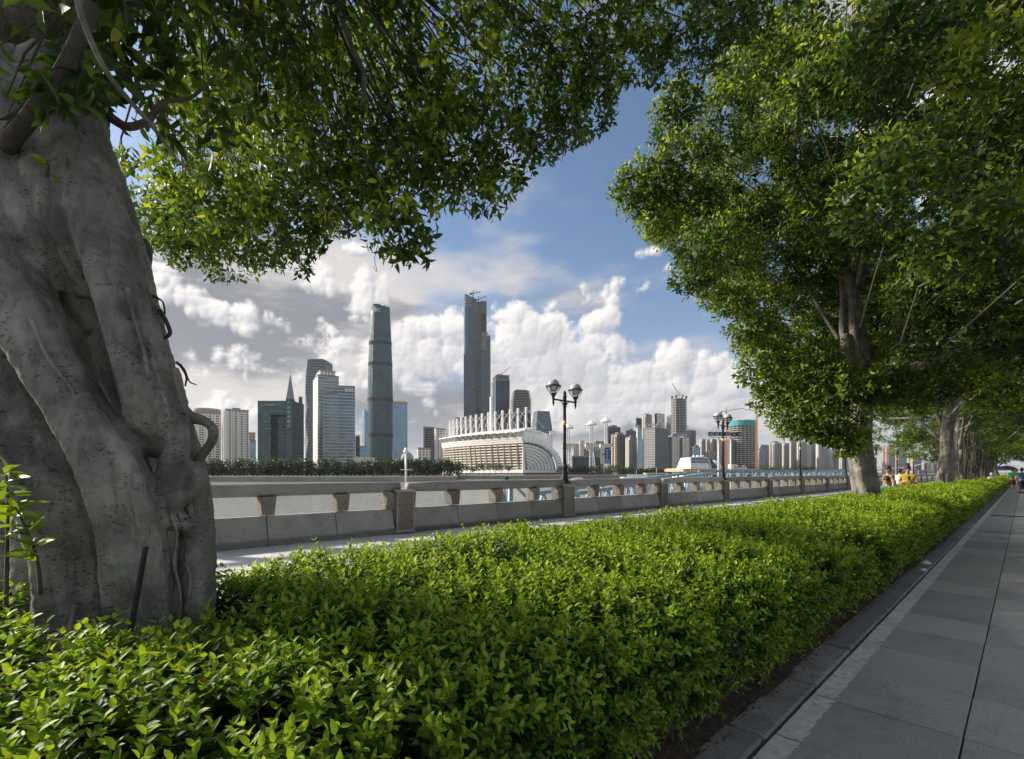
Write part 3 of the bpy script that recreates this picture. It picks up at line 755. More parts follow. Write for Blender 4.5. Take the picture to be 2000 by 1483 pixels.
# ---- the near tree
t1 = empty('banyan_tree', uv(*TREE_UV[0], 0), 0, 'huge grey banyan with fused twisted trunks and overhanging canopy at the left', 'tree', 'banyan trees along the hedge')
base1 = Vector(t1.location)
def S(rows, dz=1.0):   # px, py, depth, radius in metres
    return [(*(at(a, b, c * DS) - base1), r * DS) for a, b, c, r in rows]
DS = 1.0
st = [
 S([(255,860,1.76,.028),(262,780,1.70,.040),(246,700,1.695,.044),(220,610,1.705,.044),(190,510,1.73,.05),(155,400,1.77,.05),(115,290,1.82,.055)]),
 S([(330,800,1.78,.030),(312,720,1.74,.038),(286,640,1.755,.038),(258,560,1.78,.038),(230,470,1.81,.042),(192,370,1.86,.05)]),
 S([(112,570,1.82,.03),(72,470,1.76,.05),(35,380,1.77,.055),(5,290,1.8,.06)]),
 S([(172,580,1.86,.03),(132,470,1.78,.045),(97,380,1.77,.05),(60,290,1.80,.05)]),
 S([(98,1250,1.72,.04),(88,1100,1.70,.042),(58,1000,1.705,.045),(12,890,1.73,.045),(-30,780,1.76,.05)]),
 S([(235,1260,1.75,.035),(222,1130,1.675,.042),(208,1030,1.655,.036),(170,920,1.65,.036),(118,820,1.66,.036),(68,735,1.67,.04),(18,640,1.69,.045)]),
 S([(318,1260,1.77,.03),(305,1140,1.70,.034),(288,1040,1.66,.034),(257,930,1.64,.032),(214,850,1.645,.03),(162,775,1.65,.03)]),
 S([(318,680,1.93,.008),(292,560,1.91,.022),(264,470,1.92,.03),(240,390,1.94,.03),(205,300,1.97,.035)]),
 S([(150,1440,1.84,.19),(158,1300,1.83,.165),(158,1180,1.82,.137),(152,1080,1.81,.127),(116,979,1.81,.117),(62,860,1.83,.112),(8,740,1.86,.112),(-48,600,1.9,.12),(-115,430,1.95,.13)]),
 S([(300,1440,1.84,.11),(294,1290,1.80,.092),(284,1180,1.76,.090),(268,1090,1.72,.100),(256,979,1.70,.086),(202,865,1.70,.083),(138,770,1.71,.086),(90,680,1.72,.09),(40,580,1.74,.10),(-25,450,1.78,.12),(-70,330,1.84,.13)]),
 S([(386,1440,1.86,.07),(386,1280,1.86,.063),(386,1100,1.86,.061),(386,1000,1.87,.056),(380,930,1.88,.048),(358,850,1.9,.048),(328,760,1.9,.046),(296,640,1.92,.046),(270,540,1.95,.048),(228,400,2.0,.058),(176,270,2.05,.068),(136,150,2.1,.075)]),
 S([(322,880,1.84,.07),(308,820,1.78,.086),(290,760,1.76,.090),(270,690,1.76,.084),(246,610,1.77,.078),(218,510,1.80,.088),(182,390,1.84,.105),(142,270,1.9,.12),(120,150,1.98,.14)]),
 S([(356,812,1.83,.030),(350,850,1.80,.042),(338,910,1.77,.048),(322,965,1.765,.046),(318,1000,1.78,.036),(345,1015,1.79,.040),(378,1030,1.82,.036)]),
 S([(300,1030,1.80,.02),(335,990,1.765,.03),(372,955,1.79,.036),(388,905,1.83,.03)]),
 S([(255,930,1.90,.04),(270,870,1.93,.045),(255,800,1.95,.06),(232,730,1.95,.06),(200,660,1.95,.055)]),
 S([(195,650,1.96,.05),(150,540,1.90,.10),(105,430,1.87,.135),(60,300,1.9,.15),(20,160,1.98,.16)]),
 S([(-30,520,1.86,.12),(-60,380,1.9,.16),(-80,220,1.95,.17)]),
 S([(240,1440,2.30,.25),(240,1200,2.30,.25),(235,1050,2.30,.24),(210,900,2.31,.25),(170,760,2.32,.26),(110,600,2.33,.30),(50,420,2.33,.33),(10,230,2.34,.35),(-10,60,2.34,.35)]),
 S([(20,1400,2.02,.08),(22,1200,2.03,.07),(18,1050,2.06,.075),(5,900,2.1,.085),(-30,760,2.12,.10)]),
 S([(70,1420,1.93,.10),(85,1280,1.95,.08),(70,1150,2.0,.07),(60,1020,2.02,.07)]),
 S([(250,1420,1.80,.07),(262,1290,1.79,.05),(280,1210,1.79,.04),(290,1130,1.78,.045)]),
 S([(225,330,1.88,.02),(190,322,1.86,.035),(150,318,1.85,.04),(120,305,1.88,.03)]),
 S([(330,720,1.84,.035),(345,790,1.84,.04),(352,835,1.84,.036)]),
]
st = [[(x, y, z, r * (1 + .035 * math.sin(z * 9 + r * 80))) for x, y, z, r in rows] for rows in st]
me = strands_to_mesh('trunk', st, .0090, 1, .012, .05)
me.materials.append(M['bark']); tr1 = link('trunk', me, None, t1)
def root(rows, par=t1, b=base1, mat='bark', name='aerial_root', n=8):
    q = smooth_pts([(*(at(a, b_, c) - b), r) for a, b_, c, r in rows], 6)
    return MB().tube([Vector(x[:3]) for x in q], [x[3] for x in q], n).build(name, M[mat], par, True)
root([(352,800,1.86,.03),(372,815,1.85,.024),(398,822,1.84,.019),(416,838,1.84,.0175),(414,862,1.84,.0165),(398,885,1.84,.0165),(388,905,1.85,.017),(384,940,1.85,.018),(388,985,1.86,.02)], mat='bark')
root([(300,578,1.9,.004),(318,590,1.9,.0035),(322,612,1.9,.0035),(316,620,1.9,.003)], mat='root')
root([(312,606,1.9,.009),(326,630,1.9,.008),(332,652,1.9,.0075),(318,662,1.9,.006)], mat='root')
root([(345,708,1.88,.006),(360,722,1.88,.004),(370,745,1.88,.003),(384,752,1.88,.002)], mat='root')
root([(352,712,1.88,.006),(364,735,1.88,.004),(362,755,1.88,.003)], mat='root')
root([(282,470,1.95,.012),(292,490,1.95,.011),(290,520,1.95,.011),(285,545,1.95,.012)], mat='root')
root([(292,1150,1.74,.006),(300,1210,1.72,.005),(290,1260,1.72,.004)], mat='root')
root([(345,1000,1.76,.004),(362,1060,1.78,.004),(352,1130,1.79,.003),(365,1190,1.8,.003)], mat='root')
for k, (xs, dp) in enumerate((([(318,690),(325,770),(335,840),(346,900),(366,960),(376,1020)], 1.80), ([(300,700),(318,760),(330,820),(342,860)], 1.66), ([(215,930),(222,990),(240,1040),(262,1090)], 1.63), ([(60,620),(95,700),(140,760),(170,820),(196,880)], 1.635),
        ([(330,1000),(345,1040),(340,1100),(352,1160),(348,1240)], 1.76), ([(250,560),(262,620),(280,680),(292,740)], 1.69), ([(120,300),(135,380),(170,440),(205,500)], 1.74), ([(150,1180),(140,1210),(135,1250)], 1.69), ([(356,1090),(372,1130),(362,1200)], 1.80), ([(205,640),(222,700),(240,760),(250,820),(262,880)], 1.86), ([(225,700),(238,780),(262,840),(285,900),(300,960)], 1.80))):
    rr_ = [.011, .008, .006, .008, .007, .009, .012, .012, .008, .014, .016][k]
    root([(a, b, dp + .012 * math.sin(i * 2.1 + k), rr_ * (1 - .25 * (i % 2))) for i, (a, b) in enumerate(xs)], mat='bark', n=7)
# limbs and visible boughs
def limb(pts, name='branch', par=t1, b=base1, mat='bark', n=9):
    q = smooth_pts([(*(Vector(p[:3]) - b), p[3]) for p in pts], 5)
    return MB().tube([Vector(x[:3]) for x in q], [x[3] for x in q], n).build(name, M[mat], par, True)
top = at(10, 120, 2.15)
for e, r in (((1.2, 4.8, 7.2), .07), ((-4.5, 5.5, 7.0), .09), ((-6.0, 1.2, 7.2), .10), ((-2.6, -1.8, 7.2), .10), ((.6, .6, 7.6), .09), ((-1.6, 5.6, 6.2), .06), ((2.6, 5.6, 8.2), .05)):
    e = Vector(e); m_ = top.lerp(e, .5) + Vector((0, 0, 1.3))
    limb([(*top, r * 1.5), (*top.lerp(m_, .5), r * 1.25), (*m_, r), (*m_.lerp(e, .6), r * .6), (*e, r * .25)])
limb([(*at(10, 290, 1.72), .028), (*at(70, 215, 1.66), .026), (*at(135, 120, 1.6), .024), (*at(180, 10, 1.6), .022)], mat='root')
limb([(*at(140, -40, 1.45), .010), (*at(170, 60, 1.5), .009), (*at(215, 150, 1.55), .008), (*at(300, 250, 1.65), .007), (*at(345, 310, 1.75), .005), (*at(380, 345, 1.85), .003)], mat='bark')
limb([(*at(215, 230, 2.0), .02), (*at(250, 248, 2.0), .016), (*at(290, 235, 2.05), .014), (*at(320, 200, 2.1), .011), (*at(372, 192, 2.2), .008), (*at(420, 150, 2.3), .005)], mat='twig')
limb([(*at(645, -40, 3.4), .026), (*at(668, 40, 3.4), .024), (*at(690, 100, 3.4), .021), (*at(712, 150, 3.4), .017), (*at(706, 215, 3.45), .011)], mat='bark')
limb([(*at(690, 100, 3.45), .012), (*at(725, 165, 3.5), .011), (*at(755, 215, 3.55), .008), (*at(790, 260, 3.6), .004)], mat='twig')
for rows in ([(738,480,3.7,.003),(732,505,3.7,.0025),(736,530,3.7,.002),(728,520,3.7,.001)], [(1046,0,4.2,.005),(1050,60,4.2,.004),(1036,110,4.2,.004),(1032,150,4.2,.003)], [(918,0,4.,.005),(916,50,4.,.004),(908,90,4.,.003)], [(505,420,4.8,.004),(480,330,4.6,.005),(470,230,4.6,.006)]):
    root(rows, mat='root', n=5)

# crown of the near tree: clumps of sprigs, thinned below the underside that hangs into view
EDGE = np.array([(-600, 180), (150, 200), (215, 260), (262, 400), (300, 490), (440, 545), (520, 520), (605, 530), (640, 455), (700, 440), (745, 505), (835, 505), (862, 385), (905, 400), (965, 415), (1042, 325), (1100, 285), (1195, 235), (1205, 150), (1330, 160), (1420, 120), (1500, 65), (1560, 0), (1700, -120), (2400, -500)])
def edge_y(px): return np.interp(px, EDGE[:, 0], EDGE[:, 1])
def pxp(p): 
    a, b = project(np.array([p], float)); return a[0], b[0]
clumps = []
fr = [(440,488,6.0,.42),(350,462,6.0,.40),(300,430,5.4,.36),(380,430,5.6,.5),(520,455,5.6,.42),(590,478,5.2,.30),(460,420,5.0,.5),(560,400,4.8,.5),(640,400,4.6,.36),(700,392,4.2,.30),(762,455,3.8,.20),(815,462,3.75,.19),(790,410,3.8,.26),(850,340,4.0,.26),(905,352,4.1,.24),(958,368,4.1,.22),(1010,292,4.3,.28),(1070,240,4.5,.32),(1130,215,4.8,.32),(1165,200,4.8,.24),(1185,150,4.9,.24),(1250,110,5.0,.30),(1320,118,5.1,.26),(1400,85,5.3,.30),(1470,35,5.4,.32),(1530,-20,5.6,.4),(960,300,4.2,.35),(880,280,4.0,.4),(1040,180,4.4,.4),(1120,140,4.7,.4),(1210,60,4.9,.45),(1340,40,5.1,.45),(1440,-30,5.4,.5),(700,300,4.0,.4),(620,330,4.4,.5),(780,310,3.8,.35),(330,380,4.6,.45),(420,350,4.2,.5)]
for a, b, c, r in fr: clumps.append((*at(a, b, c), r, r, r * .8, 1.0))
near = [(560,30,3.6,.4),(700,40,3.7,.42),(820,60,3.8,.42),(940,90,4.0,.42),(640,180,3.8,.4),(760,180,3.8,.4),(880,180,4.0,.4),(480,250,3.6,.35),(1050,40,4.2,.42),(1150,20,4.4,.42),(420,20,3.0,.35),(330,60,2.4,.22),(400,120,2.5,.22),(440,170,2.5,.16),(300,150,2.3,.22),(360,190,2.3,.16),(250,90,2.2,.22),(260,200,2.1,.12),(60,60,1.6,.16),(30,160,1.55,.12),(100,120,1.7,.14),(150,60,1.8,.18),(60,230,1.6,.10),(200,20,1.9,.2),(480,60,2.9,.3),(560,220,3.2,.22),(530,120,3.1,.28),(640,90,3.3,.28),(600,300,3.4,.2)]
for a, b, c, r in near: clumps.append((*at(a, b, c), r, r, r, .55))
cc = Vector((-1.6, 2.6, 0))
for _ in range(2600):
    a = rng.uniform(0, 6.283); rr = 7.0 * math.sqrt(rng.uniform(0, 1)); zz = rng.uniform(3.0, 8.8)
    x = cc.x + rr * math.cos(a); y = cc.y + rr * math.sin(a)
    lim = 8.9 - 5.0 * (rr / 7.2)**2
    if zz > lim or zz < 3.1 + .25 * rr: continue
    r = rng.uniform(.38, .62)
    if y > .3:
        if y < 3.2 and zz < 3.6: continue
        X = np.array([[x + dx * r * 1.25, y, zz - r * 1.15] for dx in (-1, 0, 1)]); qx, qy = project(X)
        if (qy > edge_y(qx) - 12).any(): continue
        if y < .9 and zz < 4.5: continue
    elif zz < 4.2: continue
    if y > .3 and pxp((x, y, zz))[0] < -40 and zz < 5.2: continue
    clumps.append((x, y, zz, r, r, r * .7, .42))
    if len(clumps) > 330: break
tw = MB(); r_t = np.random.default_rng(41); hub = at(10, 60, 2.3) + Vector((.4, .6, 1.6))
for c in clumps:
    c_ = Vector(c[:3])
    if c_.y < .8: continue
    far_ = hub.lerp(c_, r_t.uniform(.35, .7)) + Vector((0, 0, r_t.uniform(.2, .7)))
    for _ in range(2):
        e_ = c_ + Vector(r_t.normal(0, .5, 3)) * c[3]; m_ = far_.lerp(e_, .55) + Vector(r_t.normal(0, .10, 3))
        L_ = (e_ - far_).length; tw.tube([far_, m_, m_.lerp(e_, .6) + Vector(r_t.normal(0, .04, 3)), e_], [.005 + .003 * L_, .004 + .002 * L_, .004, .002], 5)
tw.v = [tuple(Vector(v) - base1) for v in tw.v]
o = tw.build('twigs', M['root'], t1); o['kind'] = 'stuff'
def crown(clumps, per, L, wr, k, r, tint, droop, length, opposite=False, spread=60):
    lv = Leaves()
    for (x, y, z, rx, ry, rz, dn) in clumps:
        n = max(6, int(per * dn * (rx * ry * rz)**(2/3) * 12.6))
        d = norm(r.normal(size=(n, 3))); q = r.uniform(.25, 1.0, n)**.5
        B = np.array([x, y, z]) + d * q[:, None] * np.array([rx, ry, rz])
        ax = d * .75 + r.normal(0, .45, (n, 3)); ax[:, 2] += r.uniform(-.5, .25, n) - droop
        up = np.clip(.5 + .5 * d[:, 2], 0, 1).mean()
        b0 = r.normal(0, .13); to = .22 * d[:, 2] * q + .18 * (q - .75)  # tint lighter on clump tops and outside, darker inside: shading put into leaf colour
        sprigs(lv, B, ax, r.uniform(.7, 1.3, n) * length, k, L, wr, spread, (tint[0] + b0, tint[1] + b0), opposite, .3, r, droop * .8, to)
    return lv
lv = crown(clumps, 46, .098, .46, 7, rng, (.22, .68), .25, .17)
lv.keep((lambda p: ~((p[1] > .05) & (np.abs(project(lv.P[0])[0]) > -1) & False))(lv.cat().P[0].T))
P0 = lv.P[0]; qx, qy = project(P0); clear = (P0[:, 1] > .25) & (qy > edge_y(qx) + 14) & (qx > -200) & (qx < 2300)
tooclose = (np.linalg.norm(P0 - np.array([0, 0, H]), axis=1) < 1.25)
intrunk = (np.abs(qx - 140) < 130) & (P0[:, 1] > .2) & (P0[:, 1] < 1.9) & (qy > 225)
lv.keep(~(clear | tooclose | intrunk))
pt, D, sd, N, L, W, T = lv.frame(); px, py = project(pt + D * L[:, None] * .5); dist = np.linalg.norm(pt - np.array([0, 0, H]), axis=1)
ins = (px > 5) & (px < 1995) & (py > 5) & (py < 600) & (pt[:, 1] > .5); view = norm(np.array([0, 0, H]) - pt)
score = np.abs((N * view).sum(1)) * L * W / dist**2 * ins
pick = np.zeros(len(pt), bool); pick[np.argsort(-score)[:300]] = True
crown1 = empty('crown'); crown1.parent = t1; crown1.location = -base1
leaf_parts(lv, pick, crown1, M['ficus_leaf'], .46)
inview = (pt[:, 1] > .4) & (px > -150) & (px < 2100) & (py > -150)
print('tree1 leaves', len(pt), inview.sum())
o = link('foliage', lv.mesh('crown_foliage', 8, inview & ~pick & (dist < 4.3)), M['ficus_leaf'], crown1); o['kind'] = 'stuff'
o = link('foliage', lv.mesh('crown_foliage_b', 4, inview & ~pick & (dist >= 4.3)), M['ficus_leaf'], crown1); o['kind'] = 'stuff'
o = link('foliage', lv.mesh('crown_foliage_out', 2, ~inview), M['ficus_leaf'], crown1); o['kind'] = 'stuff'

# ---- young shoots growing at the foot of the near tree
def shoot(rows, nleaf, L, label, seed, lean=None):
    r = np.random.default_rng(seed); b = Vector(at(*rows[0][:3])); t = empty('tree_shoot', b, 0, label, 'shoot')
    q = smooth_pts([(*(at(a, b_, c) - b), .006) for a, b_, c in rows], 6)
    MB().tube([Vector(x[:3]) for x in q], [.007 * (1 - .7 * i / len(q)) for i in range(len(q))], 6).build('stem', M['twig'], t, True)
    lv = Leaves(); i = r.integers(len(q) // 3, len(q), nleaf); B = q[i, :3] + r.normal(0, .004, (nleaf, 3))
    D = r.normal(size=(nleaf, 3)) * np.array([1, 1, .5]) + np.array([0, -.2, .35]); N = r.normal(0, .35, (nleaf, 3)) + np.array([0, -.3, 1])
    l = L * r.uniform(.7, 1.2, nleaf); lv.add(B, D, N, l, l * .5, r.uniform(.72, 1.0, nleaf)); lv.cat()
    leaf_parts(lv, np.ones(nleaf, bool), t, M['shoot_leaf'], .46)
M['shoot_leaf'] = leafmat('shoot_leaf', [(0, (.02, .05, .012)), (.6, (.09, .17, .015)), (1, (.24, .33, .03))], .4, .3, 1.5)
shoot([(80,1160,1.62),(72,1090,1.6),(50,1030,1.58),(30,990,1.56)], 26, .075, 'bright green leafy shoot low on the left side of the big trunk', 3)
shoot([(12,1200,1.6),(14,1080,1.6),(16,980,1.6),(12,930,1.6)], 20, .075, 'leafy shoot at the left picture edge beside the big trunk', 4)
shoot([(92,345,1.68),(94,333,1.67),(96,322,1.66)], 5, .05, 'tiny green sprout on the bark high on the big trunk', 5)
shoot([(60,1330,1.45),(60,1270,1.45),(40,1230,1.45)], 22, .07, 'long leaved shoot rising from the hedge before the big trunk', 6)
pipe = MB().tube([at(240, 1360, 1.56), at(254, 1240, 1.57), at(285, 1068, 1.59)], [.0085, .0085, .0085], 10).build('stake', M['iron'])
tag(pipe, 'thin black pipe leaning against the foot of the big trunk', 'pipe')

# ---- the other trees: two builds, set out along the hedge
def trunk_strands(seed, h, r0, n=9):
    r = np.random.default_rng(seed); out = []; ph = r.uniform(0, 6.28)
    out.append([(0, 0, -.1, r0*.62), (.02, 0, .9, r0*.58), (-.03, .02, 1.8, r0*.5), (-.02, .03, h*.6, r0*.42), (-.30, .05, h*.85, r0*.34), (-.5, .1, h, r0*.26)])
    for k in range(n):
        a = ph + k * 6.283 / n + r.normal(0, .15); tw = r.uniform(-2.0, 2.2); rows = []
        rr = r.uniform(.24, .42) * r0; hh = h * r.uniform(.35, 1.0) if k % 3 else h
        for f in np.linspace(0, 1, 7):
            z = -.1 + hh * f; flare = 1.18 - .45 * min(1, z / 1.2) - .30 * z / h + .10 * math.sin(3 * f + k); aa = a + tw * f + .25 * math.sin(5 * f + k)
            rd = r0 * .68 * flare; lean = (-.5 * (z / h)**2 + .06 * math.sin(2.6 * z), .1 * (z / h)**2)
            rows.append((rd * math.cos(aa) + lean[0], rd * math.sin(aa) + lean[1], z, rr * (1.15 - .5 * f) * (1 + .12 * math.sin(9 * f + k))))
        out.append(rows)
    return out
trunkB = strands_to_mesh('trunk', trunk_strands(21, 6.4, .265, 9), .016, 2, .02, .2); trunkB.materials.append(M['bark_far'])
trunkC = strands_to_mesh('trunk', trunk_strands(33, 5.2, .42, 12), .026, 3, .05, .2); trunkC.materials.append(M['bark_far'])
# crown of the second tree, in its own frame (x to the right, y away, z up)
b2 = uv(*TREE_UV[1], 0)
E2 = np.array([(-200, 1515), (0, 1500), (60, 1440), (150, 1300), (180, 1290), (240, 1275), (330, 1215), (410, 1205), (450, 1250), (510, 1290), (540, 1335), (610, 1365), (650, 1385), (700, 1450), (750, 1450), (765, 1500), (815, 1500), (850, 1545), (866, 1640), (905, 1690)])
def make_crown(seed, n_clump, R, z0, z1, silhouette=False):
    r = np.random.default_rng(seed); out = []; tries = 0
    while len(out) < n_clump and tries < 20000:
        tries += 1
        a = r.uniform(0, 6.283); rr = R * math.sqrt(r.uniform(.01, 1)); zz = r.uniform(z0, z1)
        top = z1 - (z1 - z0) * .45 * (rr / R)**2; low = z0 + .10 * (rr / R) * (z1 - z0) + .12 * (z1 - z0) * max(0, .5 - rr / R)
        if zz > top or zz < low: continue
        x = rr * math.cos(a); y = rr * math.sin(a); s = r.uniform(.42, .72) * (1 - .15 * rr / R)
        if silhouette:
            wx, wy = b2.x + x, b2.y + y
            if wy < 3: continue
            qx, qy = project(np.array([[wx - s * .95, wy, zz], [wx - s * .6, wy, zz - s * .45]]))
            if (qx < np.interp(qy, E2[:, 0], E2[:, 1]) + 8).any(): continue
            qx, qy = project(np.array([[wx, wy, zz - s * .55], [wx - s*.7, wy, zz]]))
            if (qy > 852).any() or (abs(qx[0] - 1697) < 75 and abs(wy - b2.y) < 3 and qy[0] > 825): continue
            rp = s / wy * F
            if wy < b2.y + .2 and 1650 - rp < qx[0] < 1725 + rp and (560 - rp < qy[0] < 700 + rp or qy[0] > 835 - rp): continue
        if any((x-o[0])**2 + (y-o[1])**2 + ((zz-o[2])*1.5)**2 < (1.05*s)**2 * 1.0 for o in out): continue
        out.append((x, y, zz, s, s, s * .52, 1.0))
    return out, r
c2, r2 = make_crown(5, 250, 6.0, 2.35, 12.2, True)
for a, b, d in ((1212,372,9.0),(1225,345,9.2),(1240,395,9.2),(1290,215,9.5),(1310,190,9.4),(1285,255,9.5),(1345,525,9.2),(1320,540,9.2),(1400,585,9.2),(1470,700,9.3),(1455,735,9.3),(1520,810,9.2),(1560,835,9.1),(1440,640,9.2),(1620,850,9.2),(1590,862,9.2),(1540,848,9.3),(1610,868,9.0),(1480,775,9.3),(1505,760,9.2),(1380,470,9.0),(1270,430,9.1),(1600,770,8.7),(1650,755,8.6),(1555,800,8.8),(1680,762,8.6),(1725,750,8.6),(1600,825,8.7),(1580,720,8.8),(1620,455,8.6),(1690,470,8.8)):
    p = at(a + 26, b, d) - b2; c2.append((p.x, p.y, p.z, .38, .38, .24, 1.0))
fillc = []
for _ in range(46):     # dark leaves filling the crown's inside, its shade put into their tint
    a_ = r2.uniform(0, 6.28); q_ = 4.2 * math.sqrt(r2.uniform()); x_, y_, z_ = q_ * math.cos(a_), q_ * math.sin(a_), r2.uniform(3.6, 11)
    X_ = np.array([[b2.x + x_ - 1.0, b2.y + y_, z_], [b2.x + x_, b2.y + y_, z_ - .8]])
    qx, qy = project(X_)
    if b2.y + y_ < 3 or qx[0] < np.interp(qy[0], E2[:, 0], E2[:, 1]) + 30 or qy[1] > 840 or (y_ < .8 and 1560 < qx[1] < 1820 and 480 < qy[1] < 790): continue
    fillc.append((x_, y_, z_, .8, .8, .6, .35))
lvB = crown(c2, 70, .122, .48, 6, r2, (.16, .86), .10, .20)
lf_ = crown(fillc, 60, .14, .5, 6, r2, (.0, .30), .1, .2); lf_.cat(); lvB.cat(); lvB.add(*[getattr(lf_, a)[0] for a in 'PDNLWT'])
qx, qy = project(lvB.cat().P[0] + np.array(b2)); 
lvB.keep(~((qx < np.interp(qy, E2[:, 0], E2[:, 1]) - 26 + 14 * np.sin(qy * .11) + 9 * np.sin(qy * .31))))
crownB = lvB.mesh('crown_foliage', 2); crownB.materials.append(M['ficus_leaf']); print('tree2 leaves', len(crownB.polygons) // 2)
c3, r3 = make_crown(9, 200, 6.2, 2.6, 11.0)
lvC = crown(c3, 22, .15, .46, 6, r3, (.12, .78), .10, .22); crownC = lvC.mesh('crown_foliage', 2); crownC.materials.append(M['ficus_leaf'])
def boughs(clumps, seed, n, start):
    r = np.random.default_rng(seed); out = []
    for i in r.permutation(len(clumps))[:n]:
        c = Vector(clumps[i][:3]); s = Vector((start[0], start[1], min(c.z - .3, start[2] * r.uniform(.45, 1.0)))); s.z = max(s.z, 1.9)
        m_ = s.lerp(c, .5) + Vector((r.normal(0, .2), r.normal(0, .2), r.uniform(-.1, .35))); rr = .012 + .006 * (c - s).length
        q = smooth_pts([(*s, rr*1.2), (*s.lerp(m_, .5), rr), (*m_, rr * .8), (*c, rr * .2)], 4)
        out.append(MB().tube([Vector(x[:3]) for x in q], [x[3] for x in q], 6).mesh('branch', True)); out[-1].materials.append(M['bark_far'])
    return out
boughB = boughs(c2, 4, 5, (-.15, .05, 6.2)); boughC = boughs(c3, 6, 18, (-.1, .05, 4.8))
tw = MB(); r_t = np.random.default_rng(43)
for c in c2:
    c_ = Vector(c[:3]); s_ = Vector((-.3, .05, max(2.4, min(6.2, c_.z - 1)))).lerp(c_, r_t.uniform(.45, .7)); e_ = c_ + Vector(r_t.normal(0, .3, 3)) * c[3]
    tw.tube([s_, s_.lerp(e_, .5) + Vector(r_t.normal(0, .12, 3)), e_], [.013, .010, .004], 5)
tw_me = tw.mesh('twigs'); tw_me.materials.append(M['root'])
def root_curtain(seed, n, zt, rad):
    r = np.random.default_rng(seed); mb = MB()
    for _ in range(n):
        a = r.uniform(0, 6.28); q = rad * r.uniform(.5, 1.3); z1 = r.uniform(.6, 1.0) * zt; z0 = r.uniform(.5, 1.4)
        x, y = q * math.cos(a), q * math.sin(a)
        mb.tube([(x * 1.15, y * 1.15, z1), (x + r.normal(0, .05), y + r.normal(0, .05), (z0 + z1) / 2), (x * .8, y * .8, z0)], [.012, .012, .006], 5)
    me = mb.mesh('hanging_roots'); me.materials.append(M['root']); return me
rootsB = root_curtain(2, 10, 3.6, .42); rootsC = root_curtain(8, 110, 3.4, .6)
# visible long limb of the second tree reaching right
def second_limbs(par):
    for pts in ([(1700,470,9.4,.10),(1740,455,9.2,.085),(1800,420,8.9,.065),(1850,380,8.6,.05),(1900,330,8.4,.03)],
                [(1700,480,9.5,.07),(1790,478,9.2,.06),(1860,488,9.0,.05),(1950,486,8.7,.035)],
                [(1700,745,9.6,.09),(1780,720,9.2,.085),(1850,690,8.8,.08),(1930,655,8.3,.07),(2010,628,7.9,.06),(2100,590,7.5,.04)],
                [(1690,540,9.6,.09),(1670,470,9.5,.08),(1665,400,9.6,.06),(1640,330,9.9,.04),(1600,260,10.2,.02)]):
        q = smooth_pts([(*(at(a, b, c) - b2), r) for a, b, c, r in pts], 6)
        MB().tube([Vector(x[:3]) for x in q], [x[3] for x in q], 9).build('branch', M['bark_far'], par, True)
tl = ['banyan with braided pale trunk rising from the hedge, second from the left', 'third banyan along the hedge, stout bare trunk right of the woman in yellow',
      'fourth banyan along the hedge, trunk wrapped in dark hanging roots', 'fifth banyan down the walk, half hidden behind the root wrapped trunk', 'sixth banyan down the walk, with a short pale trunk',
      'seventh banyan near the far end of the hedge', 'last banyan at the vanishing end of the walk']
for k in range(1, 8):
    t = empty('banyan_tree', uv(*TREE_UV[k], 0), 0, tl[k - 1], 'tree', 'banyan trees along the hedge')
    B = k == 1
    trk = link('trunk', trunkB if k in (1, 2, 4, 6) else trunkC, None, t, rot=(0, 0, 0 if B else k * 1.7))
    if k == 2: trk.scale = (1.25, 1.25, 1)
    if k == 1: trk.scale = (1.05, 1.05, 1)
    cr = link('crown', crownB if B else crownC, None, t, rot=(0, 0, 0 if B else k * 2.1)); cr['kind'] = 'stuff'
    if k > 3: cr.scale = (.9, .9, .82)
    if k in (2, 3): cr.scale = (1.0, 1.0, 1.12)
    for me in (boughB if B else boughC[:5 if k > 3 else 8]):
        br = link('branch', me, None, t, rot=cr.rotation_euler); br.scale = cr.scale
    if k in (2, 3, 4, 5): rt = link('hanging_roots', rootsC if k in (3, 5) else rootsB, None, t, rot=(0, 0, k)); rt['kind'] = 'stuff'
    if B: second_limbs(t); tq = link('twigs', tw_me, None, t); tq['kind'] = 'stuff'
# ------------------------------------------------------------------ things on the river
M['blue_steel'] = plain('pale_blue_steel', (.25, .36, .43), .45, .2, .15, 2, .1)
M['dark_blue'] = plain('blue_steel_dark', (.12, .20, .27), .5, .2, .15, 2)
M['white_paint'] = plain('white_paint', (.74, .74, .72), .35, 0, .06, 1.5)
M['cream'] = plain('cream_paint', (.62, .57, .48), .5, 0, .08, 1)
M['orange'] = plain('orange_trim', (.62, .27, .03), .45, 0, .1, 1)
M['dark_glass'] = plain('dark_glass', (.02, .026, .03), .08, 0, .2, 1, 0, .8)
M['pale_glass'] = plain('pale_glass', (.30, .33, .30), .12, 0, .2, 1, 0, .8)
M['red'] = plain('red_paint', (.55, .04, .03), .5, 0, .1, 3)
M['rust'] = plain('rust_brown', (.11, .045, .035), .8, 0, .3, 2)
M['navy'] = plain('navy_blue', (.03, .07, .22), .6, 0, .1, 1)
M['concrete'] = plain('concrete', (.34, .32, .29), .85, 0, .2, .6, .3)

